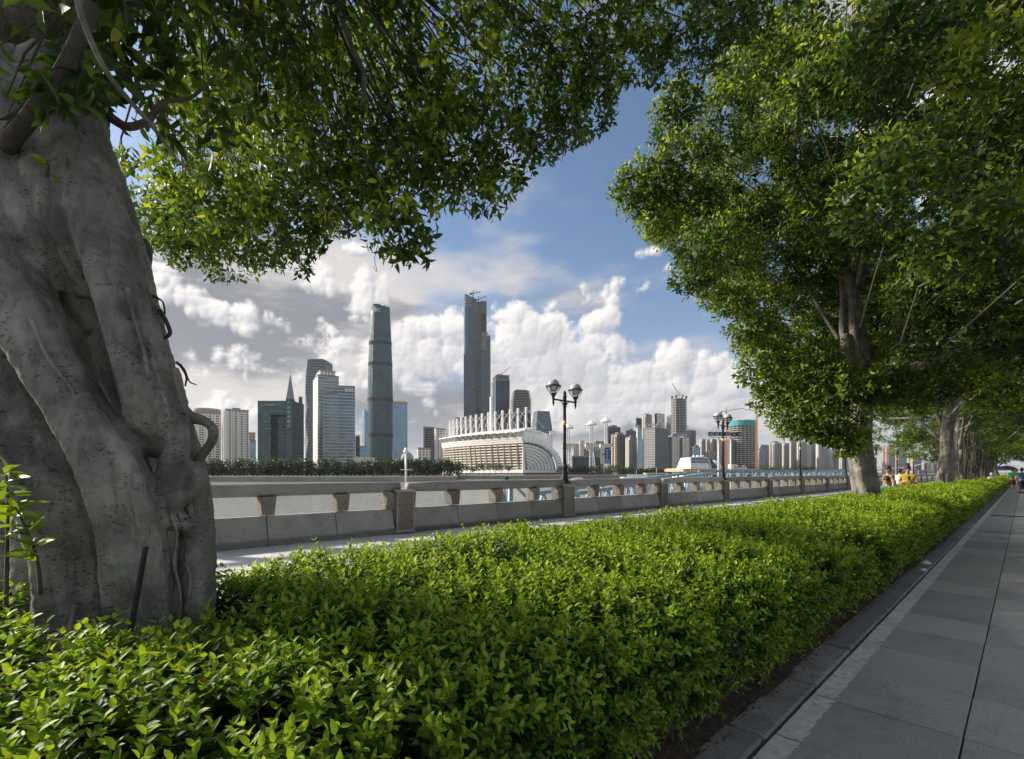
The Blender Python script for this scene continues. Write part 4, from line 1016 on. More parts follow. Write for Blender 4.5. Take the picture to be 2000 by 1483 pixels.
def truss(name, label, a, b, h, w, bays, mat, deck=True):
    """walkway with two lattice sides"""
    a = Vector(a); b = Vector(b); t = empty(name, a, 0, label, 'gangway'); d = b - a; side = Vector((-d.y, d.x, 0)).normalized() * w
    for s in (0, 1):
        o = side * s; Z = Vector((0, 0, h)); mb = MB()
        mb.beam(o, o + d, .13, .16); mb.build('bottom_chord', mat, t)
        MB().beam(o + Z, o + Z + d, .14, .16).build('top_chord', mat, t)
        mb = MB()
        for k in range(bays):
            p = o + d * (k / bays); q = o + d * ((k + 1) / bays); m_ = (p + q) / 2
            mb.beam(p, m_ + Z, .075); mb.beam(m_ + Z, q, .075)
            if k % 2 == 0: mb.beam(p, p + Z, .06)
        mb.build('lattice', mat, t)
    if deck:
        mb = MB(); n = side; mb.add([Vector((0, 0, .06)), d + Vector((0, 0, .06)), d + n + Vector((0, 0, .06)), n + Vector((0, 0, .06))], [(0, 1, 2, 3)]); mb.build('deck', M['dark_blue'], t)
    return t
truss('gangway', 'sloping pale blue lattice gangway leading down to the pier, left of the ferry', uv(15.0, 12.6, -.55), uv(33.5, 15.0, .30), 1.05, 1.7, 14, M['blue_steel'])
truss('gangway', 'level pale blue truss bridge running right from the second lamp', uv(36.0, 15.2, .78), uv(76.0, 15.2, .86), .72, 2.0, 22, M['blue_steel'])
# pier deck with posts and rails
pier = empty('pier', uv(5, 13.4, WATER), PHI, 'low pier with pale blue posts and rails behind the balustrade', 'pier')
MB().box((-1, -1.6, 3.0), (24, 1.6, 3.18)).build('deck', M['concrete'], pier)
for k in range(9):
    MB().box((k*2.6 - .1, -1.55, 3.18), (k*2.6 + .1, -1.40, 4.35)).build('rail_post', M['blue_steel'], pier)
    if k % 2 == 0: MB().tube([(k*2.6, 0, -1), (k*2.6, 0, 3.0)], .22, 12).build('pile', M['concrete'], pier, True)
for z in (3.55, 3.9, 4.25): MB().tube([(-.5, -1.47, z), (21.2, -1.47, z)], .03, 6).build('rail', M['blue_steel'], pier)
gn = empty('mooring_gantry', uv(12.0, 13.0, -.82), PHI, 'blue steel gantry with round legs and diagonal braces on the pier', 'gantry')
for s in (-1, 1): MB().tube([(.20*s, 0, 0), (.20*s, 0, 1.86)], .095, 14).build('leg', M['blue_steel'], gn, True)
MB().box((-.40, -.18, 1.86), (.40, .18, 1.96)).build('head', M['dark_blue'], gn)
MB().lathe([(.07, 1.96), (.07, 2.03), (.03, 2.06)], 10).build('bollard', M['iron'], gn)
MB().beam((-.25, -.12, 1.7), (.1, -.12, .1), .06).beam((.3, -.12, 1.75), (1.3, -.12, 1.0), .08).beam((1.3, -.12, 1.0), (2.0, -.12, .3), .08).build('brace', M['blue_steel'], gn)
# navigation mast
nm_ = empty('navigation_mast', at(793, 962, 26), 0, 'slim white navigation mast with a small cross arm in the river', 'mast')
bz = nm_.location.z
MB().tube([(0, 0, 0), (0, 0, 1.4 + (923 - 885) / F * 26 - bz)], .06, 8).build('pole', M['white_paint'], nm_, True)
MB().beam((-.28, 0, 1.55 - bz), (.30, 0, 1.55 - bz), .05).build('cross_arm', M['white_paint'], nm_)
MB().lathe([(.09, 0), (.14, .1), (.05, .3)], 10, (0, 0, 2.42 - bz)).build('light', M['white_paint'], nm_)
MB().tube([(0, 0, WATER - bz - 1), (0, 0, 0)], .16, 10).build('pile', M['concrete'], nm_, True)
# floodlight masts
for px, lab, n in ((1403, 'white floodlight mast left of the second lamp, four boxy lamps on its bar', 4), (1427, 'white floodlight mast right of the second lamp, dark boxy lamps on its bar', 4)):
    D = 44 if px < 1410 else 45.5; b = at(px, 935, D); t = empty('floodlight_mast', b, 0, lab, 'floodlight', 'floodlight masts at the ferry pier')
    hz = 1.4 + (923 - 854) / F * D - b.z
    MB().tube([(0, 0, -2), (0, 0, hz)], .065, 10).build('pole', M['white_paint'], t, True)
    MB().beam((-.95, 0, hz), (.95, 0, hz), .08).build('cross_bar', M['white_paint'], t)
    for k in range(n):
        x = -.72 + .48 * k
        MB().box((x - .17, -.16, hz + .12), (x + .17, .14, hz + .46), Matrix.Rotation(.0, 4, 'X')).build('flood_lamp', M['iron'], t)
        MB().box((x - .12, -.175, hz + .16), (x + .12, -.165, hz + .40)).build('lens', M['pale_glass'], t)
# ferry
fe = empty('ferry', at(1388, 918, 66) + Vector((0, 0, -3.92)), math.radians(20), 'white ferry with domed wheelhouse and orange edged roof at the pier', 'ferry')
fe.scale = (.68, .68, .68)
def fbox(n, lo, hi, m, bev=.0):
    o = MB().box(lo, hi).build(n, M[m], fe)
    if bev: bevel_mod(o, bev, 3)
    return o
hull = [(-8.5, -2.4), (9, -2.4), (9, 2.4), (-8.5, 2.4), (-10.5, 0)]
MB().prism([(x*.94, y*.8) for x, y in hull], -1.0, 2.2, foot_top=[(x, y, 2.2) for x, y in hull]).build('hull', M['white_paint'], fe)
fbox('lower_deck', (-7.8, -2.2, 2.2), (8.8, 2.2, 5.2), 'white_paint', .1)
for k in range(11): fbox('window', (-7.3 + 1.45*k, -2.26, 3.6), (-6.2 + 1.45*k, -2.19, 4.8), 'pale_glass' if k < 3 else 'dark_glass')
fbox('upper_roof', (-9.0, -2.8, 5.42), (9.0, 2.8, 5.72), 'cream', .05)
fbox('roof_edge', (-9.05, -2.86, 5.62), (9.05, 2.86, 5.86), 'orange', .03)
fbox('roof_top', (-8.8, -2.6, 5.86), (8.8, 2.6, 5.98), 'white_paint', .03)
# wheelhouse: sloping front with a wide windscreen, arched side
zb_ = 5.98
def cabp(x, y, z): return Vector((x, y, zb_ + z))
MB().hexa([cabp(-7.0, -2.5, 0), cabp(-2.2, -2.5, 0), cabp(-1.7, 2.2, 0), cabp(-6.6, 2.2, 0)], [cabp(-6.2, -1.5, 2.15), cabp(-2.9, -1.5, 2.15), cabp(-2.5, 1.8, 2.15), cabp(-5.9, 1.8, 2.15)]).build('wheelhouse_shell', M['white_paint'], fe)
def fr(x, z, o=.04): f = z / 2.15; return Vector((x, -2.5 + f * 1.0 - o, zb_ + z))
MB().add([fr(-6.35, 1.15), fr(-2.75, 1.15), fr(-2.95, 2.02), fr(-6.10, 2.02)], [(0, 1, 2, 3)]).build('windscreen_frame', M['dark_glass'], fe)
MB().add([fr(-6.22, 1.25, .07), fr(-2.88, 1.25, .07), fr(-3.02, 1.92, .07), fr(-6.02, 1.92, .07)], [(0, 1, 2, 3)]).build('windscreen', M['pale_glass'], fe)
for a_, b_ in (((-7.0, -2.55), (-6.2, -1.55)), ((-2.2, -2.55), (-2.9, -1.55))):
    MB().tube([(a_[0] + (b_[0] - a_[0]) * f * f, a_[1] + (b_[1] - a_[1]) * f, zb_ + 2.2 * math.sin(f * math.pi / 2)) for f in np.linspace(0, 1, 8)], .11, 8).build('wheelhouse_rim', M['white_paint'], fe, True)
MB().tube([(-6.2, -1.55, zb_ + 2.2), (-2.9, -1.55, zb_ + 2.2)], .11, 8).build('wheelhouse_rim', M['white_paint'], fe, True)
MB().hexa([cabp(-2.3, -2.2, .15), cabp(.2, -1.9, .15), cabp(.4, 1.9, .15), cabp(-1.8, 2.0, .15)], [cabp(-2.8, -1.4, 2.0), cabp(-1.0, -1.3, 1.9), cabp(-.9, 1.4, 1.9), cabp(-2.5, 1.6, 2.0)]).build('side_window', M['dark_glass'], fe)
MB().tube([(-1.0, 0, 6.0), (-1.0, 0, 7.3)], [.5, .45], 12).build('funnel', M['white_paint'], fe, True)
MB().lathe([(1.7, 5.98), (1.65, 6.7), (1.4, 7.2), (.9, 7.6), (.1, 7.75)], 18, (1.1, .8, 0)).build('dome', M['white_paint'], fe, True)
for x, r in ((-4.2, .22), (-3.2, .30), (-2.4, .2), (-1.9, .16)): MB().lathe([(.05, 8.0), (.05, 8.3), (r, 8.35), (r*1.1, 8.5), (r*.7, 8.65), (.02, 8.7)], 10, (x, 0, 0)).build('radar', M['white_paint'], fe, True)
mb = MB()
for k in range(12): mb.beam((2.6 + .55*k, -2.3, 5.98), (2.6 + .55*k, -2.3, 6.7), .04)
mb.beam((2.6, -2.3, 6.7), (8.7, -2.3, 6.7), .05).beam((2.6, -2.3, 6.35), (8.7, -2.3, 6.35), .04).build('deck_rail', M['iron'], fe)
mb = MB(); R_ = .34
for k in range(16):
    a, b = 2*math.pi*k/16, 2*math.pi*(k+1)/16; mb.tube([(6.2 + R_*math.cos(a), -2.42, 6.4 + R_*math.sin(a)), (6.2 + R_*math.cos(b), -2.42, 6.4 + R_*math.sin(b))], .085, 8, m=(k // 2) % 2)
mb.build('life_ring', [M['red'], M['white_paint']], fe)
fbox('crate', (4.2, -1.2, 5.98), (4.9, -.2, 6.9), 'white_paint'); fbox('crate', (5.2, -1.5, 5.98), (5.7, -.5, 6.8), 'cream'); fbox('tarpaulin', (7.4, -2.0, 5.98), (9.6, 2.0, 6.3), 'navy', .1)
# smaller moored boats
def boat(label, loc, L, rz, trim='red'):
    t = empty('tour_boat', loc, rz, label, 'boat', 'moored white boats'); w = L * .22
    f_ = [(-L/2, -w/2), (L*.36, -w/2), (L*.52, 0), (L*.36, w/2), (-L/2, w/2)]
    MB().prism([(x*.93, y*.8) for x, y in f_], -.4, L*.07, foot_top=[(x, y, L*.07) for x, y in f_]).build('hull', M['white_paint'], t)
    o = MB().box((-L*.42, -w*.4, L*.07), (L*.25, w*.4, L*.15)).build('cabin', M['white_paint'], t); bevel_mod(o, L*.01, 2)
    for k in range(6): MB().box((-L*.39 + k*L*.10, -w*.42, L*.095), (-L*.32 + k*L*.10, -w*.40, L*.135)).build('window', M['dark_glass'], t)
    MB().box((-L*.44, -w*.45, L*.15), (L*.28, w*.45, L*.165)).build('roof', M['cream'], t)
    MB().box((-L*.5, -w*.505, L*.045), (L*.36, -w*.5, L*.06)).build('stripe', M[trim], t)
    MB().tube([(-L*.05, 0, L*.165), (-L*.05, 0, L*.32)], L*.006, 6).build('mast', M['white_paint'], t)
boat('white tour boat moored before the far trees, left of the ferry', at(1245, 932, 330) * Vector((1, 1, 0)) if False else Vector((at(1240, 930, 400).x, 400, WATER)), 24, 2.9)
boat('small white boat just right of the first lamp on the far water', Vector((at(1128, 930, 385).x, 385, WATER)), 9, 3.1, 'navy')
boat('long white boat with low roof close behind the blue gangway', Vector((at(1285, 930, 430).x, 430, WATER)), 30, .2, 'navy')
boat('white boat seen between the two banyan trunks', Vector((at(1795, 930, 330).x, 330, WATER)), 20, .3)
boat('white boat under the bridge right of the floodlights', Vector((at(1560, 930, 520).x, 520, WATER)), 26, 3.0)
# ------------------------------------------------------------------ far bank
GZ = -1.0
M['bank_wall'] = plain('embankment_stone', (.26, .24, .205), .85, 0, .2, .15, .4)
M['park'] = plain('far_ground', (.12, .13, .08), .95, 0, .3, .02)
def bx_(px, D): return ((px - 1000) / F * D, D)
shore = [(-900, 283), bx_(890, 283), bx_(892, 390), bx_(1110, 398), bx_(1190, 440), bx_(1330, 620), bx_(1500, 950), bx_(1660, 1500), bx_(1860, 2600), (9000, 5200), (9000, 13500), (-8000, 13500), (-8000, 283)]
mb = MB(); n = len(shore)
mb.add([(x, y, GZ - .8) for x, y in shore], [tuple(range(n))])
land = mb.build('far_bank', M['park']); land['kind'] = 'structure'
wall = empty('embankment_wall', (0, 0, 0), 0, 'long stone embankment wall with a row of bollards along the far shore', 'wall')
mb = MB()
for i in range(8):
    a = Vector((*shore[i], 0)); b = Vector((*shore[i+1], 0)); mb.beam(a + Vector((0, 0, (WATER - 2 + GZ) / 2)), b + Vector((0, 0, (WATER - 2 + GZ) / 2)), 1.6, GZ - WATER + 2)
mb.build('wall_face', M['bank_wall'], wall)
mb = MB()
for i in range(8):
    a = Vector((*shore[i], GZ + .1)); b = Vector((*shore[i+1], GZ + .1)); mb.beam(a, b, 2.0, .35)
mb.build('coping', M['cream'], wall)
mb = MB()
for i in (0, 2):
    a = Vector((*shore[i], 0)); b = Vector((*shore[i+1], 0)); k = int((b - a).length / 2.6)
    for j in range(k):
        p = a.lerp(b, j / k); mb.box((p.x - .35, p.y - .3, GZ + .25), (p.x + .35, p.y + .3, GZ + .95))
o = mb.build('bollards', M['bank_wall'], wall); o['kind'] = 'stuff'
fence = MB()
a = Vector((*shore[2], 0)); b = Vector((*shore[3], 0)); c = Vector((*shore[4], 0))
for p, q in ((a, b), (b, c)):
    fence.beam(p + Vector((0, 1.5, GZ + 1.3)), q + Vector((0, 1.5, GZ + 1.3)), .12, 1.2)
    for j in range(40): fence.beam(p.lerp(q, j/40) + Vector((0, 1.3, GZ + .2)), p.lerp(q, j/40) + Vector((0, 1.3, GZ + 2.1)), .25)
tag(fence.build('fence', M['rust']), 'red brown fence along the shore below the stadium', 'fence')

# trees of the far shore
M['far_leaf'] = leafmat('far_leaf', [(0, (.012, .028, .010)), (.5, (.035, .065, .018)), (1, (.10, .14, .03))], .25, .5, 1.4)
def tuft(lv, c, rx, rz, n, L, r, tint=(.1, .7)):
    d = norm(r.normal(size=(n, 3))); q = r.uniform(.4, 1, n)[:, None]**.5; B = np.array(c) + d * q * np.array([rx, rx, rz])
    l = L * r.uniform(.6, 1.3, n); t = np.clip(tint[0] + (tint[1] - tint[0]) * (.5 + .5 * d[:, 2]) * r.uniform(.5, 1.2, n), 0, 1)
    lv.add(B, norm(d + r.normal(0, .7, (n, 3))), d + r.normal(0, .6, (n, 3)), l, l * .7, t)
def tree_mass(name, label, spots, L, per, seed, tint=(.05, .6)):
    r = np.random.default_rng(seed); lv = Leaves(); tr = MB()
    for x, y, h, w in spots:
        for _ in range(per):
            a = r.uniform(0, 6.28); q = w * .38 * math.sqrt(r.uniform()); tuft(lv, (x + q*math.cos(a), y + q*math.sin(a), GZ + h * r.uniform(.10, .84)), w * .24, h * .15, 26, L, r, tint)
        tr.tube([(x, y, GZ - 1), (x, y, GZ + h * .5)], [w * .04, w * .03], 5)
    t = empty(name, (spots[0][0], spots[0][1], GZ)); t['kind'] = 'stuff'; t['label'] = label; t['category'] = 'trees'
    P_ = -Vector((spots[0][0], spots[0][1], GZ))
    o = link('crowns', lv.mesh('crowns', 2), M['far_leaf'], t, P_); o['kind'] = 'stuff'
    o2 = tr.build('trunks', M['root'], t, loc=P_); o2['kind'] = 'stuff'
r = np.random.default_rng(3)
spots = []
for px in np.arange(-260, 900, 9.0):
    for row in range(2):
        D = 296 + row * 14 + r.uniform(-3, 3); spots.append(((px + r.uniform(-4, 4) - 1000) / F * D, D, r.uniform(9.8, 12.4) + (1.6 if 560 < px < 830 and False else 0), r.uniform(5.5, 7.5)))
tree_mass('tree_belt', 'dense dark green belt of trees along the left far shore', spots, 1.1, 10, 5)
spots = []
for px in np.arange(1092, 1235, 6):
    D = 420 + (px - 1092) * .9 + r.uniform(-6, 6); spots.append(((px - 1000) / F * D, D, r.uniform(7.5, 11), r.uniform(6, 8)))
tree_mass('tree_belt', 'light green trees on the shore right of the stadium', spots, 1.0, 13, 6, (.25, .95))
spots = []
for px in np.arange(1215, 1300, 5):
    D = 560 + (px - 1215) * 2; spots.append(((px - 1000) / F * D, D, r.uniform(6, 10), 8))
for px in np.arange(1490, 1700, 5):
    D = 1050 + (px - 1490) * 3; spots.append(((px - 1000) / F * D, D, r.uniform(15, 24), 16))
tree_mass('tree_belt', 'hazy green trees at the foot of the right hand towers', spots, 1.9, 9, 7, (.2, .8))
def shore_tree(label, px, D, h, w, seed, tint):
    r = np.random.default_rng(seed); x = (px - 1000) / F * D; t = empty('shore_tree', (x, D, GZ), 0, label, 'tree', 'slender trees before the stadium'); lv = Leaves()
    for _ in range(14):
        a = r.uniform(0, 6.28); q = w * .34 * math.sqrt(r.uniform()); tuft(lv, (q*math.cos(a), q*math.sin(a), h * r.uniform(.45, .85)), w * .22, h * .13, 26, .8, r, tint)
    link('crown', lv.mesh('crown', 2), M['far_leaf'], t)['kind'] = 'stuff'
    MB().tube([(0, 0, -1), (.2, 0, h * .55)], [.25, .16], 6).build('trunk', M['root'], t)
for k, (px, h, lab) in enumerate(((899, 8.5, 'small tree at the left foot of the stadium'), (912, 9, 'second small tree from the left before the stadium'), (924, 8, 'low tree before the stadium, third from the left'), (934, 10.5, 'tall slim tree before the stadium, fourth from the left'), (945, 11, 'tallest tree in the row before the stadium'), (957, 11, 'broad tree in the middle of the stadium front'), (968, 10.5, 'tree right of the broad one before the stadium'), (980, 10, 'second tree from the right before the stadium front'), (993, 10.5, 'last tree on the right before the stadium front'))):
    shore_tree(lab, px, 400 + (k % 3) * 3, h, 6.5, 60 + k, (.15, .7))

# ------------------------------------------------------------------ facades
M['f_teal'] = facade('teal_glass', (.05, .105, .115), (.045, .085, .09), 4.0, 3.0, .16, .14, .5, .16, .35)
M['f_ifc'] = facade('blue_green_glass', (.022, .075, .092), (.018, .050, .060), 4.5, 3.2, .18, .16, .08, .34, .4)
M['f_ctf'] = facade('grey_blue_glass', (.095, .12, .15), (.075, .092, .11), 5.0, 2.6, .10, .22, .3, .28, .25)
M['f_ctf_blue'] = facade('bare_blue_glass', (.11, .17, .25), (.10, .15, .21), 5.0, 3.0, .08, .08, .6, .15, .1)
M['f_grey'] = facade('grey_tower_glass', (.14, .16, .185), (.20, .21, .225), 4.2, 2.2, .24, .26, .4, .22, .35)
M['f_dark'] = facade('dark_tower_glass', (.045, .06, .085), (.06, .07, .09), 4.0, 3.0, .14, .12, .5, .14, .4)
M['f_band'] = facade('banded_glass', (.14, .21, .245), (.50, .485, .45), 4.2, 9.0, .30, .03, .5, .16, .3)
M['f_blue'] = facade('sky_blue_glass', (.22, .33, .42), (.22, .30, .36), 4.0, 3.0, .12, .08, .65, .12, .15)
M['f_res'] = facade('residential_white', (.12, .14, .17), (.80, .74, .66), 3.1, 4.2, .48, .50, .2, .25, .6)  # white flats; also sunlight put into the left walls of grey-sided flats
M['f_resd'] = facade('residential_grey_shade', (.09, .10, .125), (.42, .405, .395), 3.1, 3.4, .30, .35, .2, .25, .6)  # grey flats; also shade put into the right-hand flats' walls away from sun
M['f_tan'] = facade('residential_tan', (.12, .12, .12), (.62, .52, .41), 3.1, 3.6, .36, .42, .2, .25, .5)
M['f_pink'] = facade('residential_pink', (.13, .12, .13), (.68, .46, .34), 3.1, 3.6, .36, .42, .2, .25, .5)
M['f_frame'] = facade('open_frame', (.05, .05, .055), (.42, .39, .35), 3.8, 6.0, .34, .16, .0, .8, .7)
M['f_grid'] = facade('lattice_sunlit', (.06, .065, .075), (.42, .41, .40), 3.0, 2.8, .34, .30, .2, .3, .7)  # left wall of the lattice tower, sunlight put into its colour
M['f_gridd'] = facade('lattice_shaded', (.05, .055, .065), (.20, .205, .22), 3.0, 3.4, .26, .22, .2, .3, .5)  # darker copy for walls away from the sun, shade put into the colour
M['f_brown'] = facade('brown_glass', (.06, .055, .06), (.20, .16, .14), 3.6, 3.0, .25, .2, .3, .25, .4)
M['slab_edge'] = plain('bare_slab', (.36, .34, .31), .9, 0, .15, .1)
M['spire'] = plain('green_grey_metal', (.20, .26, .23), .4, .4, .1, .2)
M['gold'] = plain('gold_sign', (.75, .48, .06), .4, .2, .1, 1)
M['sign_white'] = plain('white_sign', (.75, .76, .78), .5, 0, .05, 1)
M['roof'] = plain('flat_roof', (.22, .22, .22), .9, 0, .2, .1)
M['tent'] = plain('tent_roof', (.62, .52, .42), .8, 0, .08, .05)
M['teal_net'] = plain('teal_netting', (.06, .30, .32), .7, 0, .25, .3)
M['crane'] = plain('crane_orange', (.55, .22, .09), .6, 0, .1, .2)
M['crane_w'] = plain('crane_pale', (.5, .40, .34), .6, 0, .1, .2)
M['stad'] = plain('stadium_white', (.86, .83, .79), .5, 0, .05, .05)
M['stad_beam'] = plain('stadium_cream', (.82, .74, .62), .6, 0, .06, .05)
M['stand'] = plain('stadium_concourse', (.15, .125, .10), .9, 0, .5, .35)
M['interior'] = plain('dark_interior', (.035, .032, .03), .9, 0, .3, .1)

def foot(xl, xm, xr, D, th=35.0, depth=28.0):
    """corner nearest the eye at xm; walls run back to xl on the left and xr on the right"""
    tl, tm, tr = [(x - 1000) / F for x in (xl, xm, xr)]; th = math.radians(th); c, s = math.cos(th), math.sin(th); X = tm * D
    w = (tr * D - X) / max(.15, c - tr * s) if xr > xm else None
    l = (X - tl * D) / max(.15, s + tl * c) if xl < xm else None
    w = depth if w is None else w; l = depth if l is None else l
    l = min(l, 120); w = min(w, 120)
    C0 = Vector((X, D)); R = C0 + Vector((c, s)) * w; L = C0 + Vector((-s, c)) * l
    return [C0, R, R + L - C0, L]
def ztop(y, D): return H + (HOR - y) / F * D
def tower(label, xl, xm, xr, y, D, mat, matl=None, th=35.0, name='tower_block', roof=True, group=None, fins=0, y0=None, depth=28.0, plant=True, cat='building'):
    fp = foot(xl, xm, xr, D, th, depth); zt = ztop(y, D); c = sum(fp, Vector((0, 0))) / 4
    t = empty(name, (c.x, c.y, GZ - 1), 0, label, cat, group); o = Vector((c.x, c.y)); q = [p - o for p in fp]; z1 = zt - GZ + 1
    z0 = 0 if y0 is None else ztop(y0, D) - GZ + 1
    n = len(q); mb = MB(); ms = [mat, matl or mat]
    vs = [(p.x, p.y, z0) for p in q] + [(p.x, p.y, z1) for p in q]; acc = 0; fs = []; us = []
    for i in range(4):
        j = (i + 1) % 4; L = (q[j] - q[i]).length; fs.append((i, j, n + j, n + i)); us.append([(acc, z0), (acc + L, z0), (acc + L, z1), (acc, z1)]); acc += L
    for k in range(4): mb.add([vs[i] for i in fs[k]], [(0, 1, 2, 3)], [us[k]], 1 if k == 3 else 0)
    mb.build('walls', [M[m] for m in ms], t)
    qs = [p * .985 for p in q]; mb = MB(); mb.add([(p.x, p.y, z1 - .3) for p in qs], [(0, 1, 2, 3)]); 
    ro = mb.build('roof', M['roof'], t)
    pm = MB(); pm.prism([p * 1.012 for p in q], z1 - 1.0, z1 + 1.2, cap=True); pm.uv = {}; pm.build('parapet', M['concrete'] if M[mat].name.startswith('res') else M['roof'], t)
    if plant:
        r = random.Random(label); f = r.uniform(.3, .55); pb = MB(); pb.prism([p * f for p in q], z1 + 1.2, z1 + r.uniform(3, 6)); pb.uv = {}; pb.build('plant_room', M['roof'], t)
    if fins:   # projecting bays up the walls
        for e, (a, b) in enumerate(((0, 1), (3, 0))):
            A, B = q[a], q[b]; L = (B - A).length; k = max(2, int(L / fins)); d = (B - A) / k; nrm = Vector((d.y, -d.x)).normalized()
            for i in range(k):
                p0 = A + d * (i + .14); p1 = A + d * (i + .60); bp = [p0, p0 + nrm * 1.5, p1 + nrm * 1.5, p1]; bp = bp[::-1] if False else [p0 + nrm * 1.5, p1 + nrm * 1.5, p1, p0]
                m2 = MB(); m2.prism(bp, z0, z1 - 1.5 - (i % 2) * 2.0); m2.build('bay', M[matl if (e == 1 and matl) else mat], t)
    return t, q, z1
T = tower
# left group
t, q, z1 = T('white residential tower with curved crown, leftmost of the skyline', 376, 383, 432, 806, 620, 'f_res', fins=9, plant=False)
c_ = sum(q, Vector((0, 0))) / 4; mb = MB().lathe([(15.5, 0), (15.5, 6.5), (15.0, 7)], 28, (c_.x - 1, c_.y, z1)); mb.build('curved_crown', M['concrete'], t, True)
T('white residential tower with dark roof boxes beside the curved one', 433, 440, 486, 800, 600, 'f_res', fins=9)
T('low tan and grey block left of the dark teal bank', 484, 486, 499, 846, 700, 'f_tan', plant=False)
T('small blue grey block under the tan one left of the bank', 486, 488, 500, 862, 560, 'f_blue', plant=False)
# bank tower with a portal recess and a spire
Db = 560; bk = empty('bank_tower', (*bx_(535, Db), GZ - 1), 0, 'dark teal glass bank with a tall recess, gold sign and green spire', 'building')
o2 = Vector(bx_(535, Db)); xa, xb = [(x - 535) / F * Db for x in (503.5, 572)]; zb = ztop(783, Db) - GZ + 1
ra, rb = [(x - 535) / F * Db for x in (529, 560)]; zr = ztop(810, Db) - GZ + 1
mb = MB(); mb.prism([(xa, 0), (ra, 0), (ra, 9), (rb, 9), (rb, 0), (xb, 0), (xb, 30), (xa - 7, 26)], 0, zr, cap=False); mb.prism([(xa, 0), (xb, 0), (xb, 30), (xa - 7, 26)], zr, zb)
mb.build('walls', M['f_teal'], bk)
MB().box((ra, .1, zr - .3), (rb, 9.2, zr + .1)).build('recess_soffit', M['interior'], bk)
mb = MB(); mb.prism([(rb - 7, 8.4), (rb - .1, 8.4), (rb - .1, 8.9), (rb - 7, 8.9)], 0, zr - 1); mb.build('recess_side', M['f_dark'], bk)
sa, sb = [(x - 535) / F * Db for x in (560, 572.5)]; zs = ztop(718, Db) - GZ + 1; mid = (sa + sb) / 2
mb = MB(); mb.prism([(sa, -2.5), (sb, -2.5), (sb, 5), (sa, 5)], 0, zb + 1.5); mb.build('stair_tower', M['f_teal'], bk)
mb = MB(); mb.hexa([(sa + .3, -2.2, zb + 1.5), (sb - .3, -2.2, zb + 1.5), (sb - .3, 4.8, zb + 1.5), (sa + .3, 4.8, zb + 1.5)], [(mid - .25, 1, zs - 9), (mid + .25, 1, zs - 9), (mid + .25, 1.5, zs - 9), (mid - .25, 1.5, zs - 9)]); mb.build('spire', M['spire'], bk)
MB().tube([(mid, 1.2, zs - 9), (mid, 1.2, zs)], [.22, .08], 6).build('spire_tip', M['spire'], bk)
def text(body, size, loc, mat, parent, name='lettering', rot=(math.pi / 2, 0, 0), ext=.05, align='LEFT'):
    cu = bpy.data.curves.new(name, 'FONT'); cu.body = body; cu.size = size; cu.extrude = ext; cu.align_x = align
    o = bpy.data.objects.new(name, cu); col.objects.link(o); dg = bpy.context.evaluated_depsgraph_get(); me = bpy.data.meshes.new_from_object(o.evaluated_get(dg)); bpy.data.objects.remove(o)
    me.materials.clear(); me.materials.append(mat); return link(name, me, None, parent, loc, rot)
k_ = Db / F
MB().tube([((511.5 - 535) * k_, -.3, zb - 4.6 - 1.9), ((513.2 - 535) * k_, -.3, zb - 4.6), ((511.5 - 535) * k_, -.3, zb - 4.6 + 1.9), ((509.8 - 535) * k_, -.3, zb - 4.6), ((511.5 - 535) * k_, -.3, zb - 4.6 - 1.9)], .3, 6).build('emblem', M['gold'], bk)
text('GRC', 3.0, ((516 - 535) * k_, -.25, zb - 5.6), M['gold'], bk); text('BANK', 2.6, ((525.5 - 535) * k_, -.25, zb - 5.6), M['sign_white'], bk)
for i, ch in enumerate('广州农商银行'): text(ch, 3.4, (mid, -2.8, zb - 4 - 5.4 * i), M['sign_white'], bk, align='CENTER')
T('slim white ribbed block right of the bank spire', 570, 572, 584, 805, 640, 'f_res', plant=False)
T('very narrow dark blue tower behind the slim white block', 583, 584, 591, 776, 760, 'f_dark', plant=False)
# kinked tower
Dk = 760; kt = empty('kinked_tower', (*bx_(611, Dk), GZ - 1), 0, 'tall grey tower with zigzag folded corner behind the white banded block', 'building')
zk = ztop(702, Dk) - GZ + 1; kk = Dk / F; lv_ = [0, .17, .30, .47, .60, .72, .86, 1.0]; kx = [597.5, 597.5, 602.5, 596.5, 600.5, 596.5, 598.0, 601.0]
mb = MB()
for i in range(7):
    z0_, z1_ = zk * lv_[i], zk * lv_[i+1]
    def ring(j): return [((588.5 - 611) * kk, 14), ((kx[j] - 611) * kk, 0), ((634 - 611) * kk, 6), ((634 - 611) * kk, 34), ((588.5 - 611) * kk, 36)]
    mb.prism(ring(i), z0_, z1_, cap=i == 6, foot_top=[(a, b, z1_) for a, b in ring(i+1)])
mb.build('walls', M['f_grey'], kt); MB().box((-8, 10, zk), (12, 26, zk + 3)).build('plant_room', M['roof'], kt)
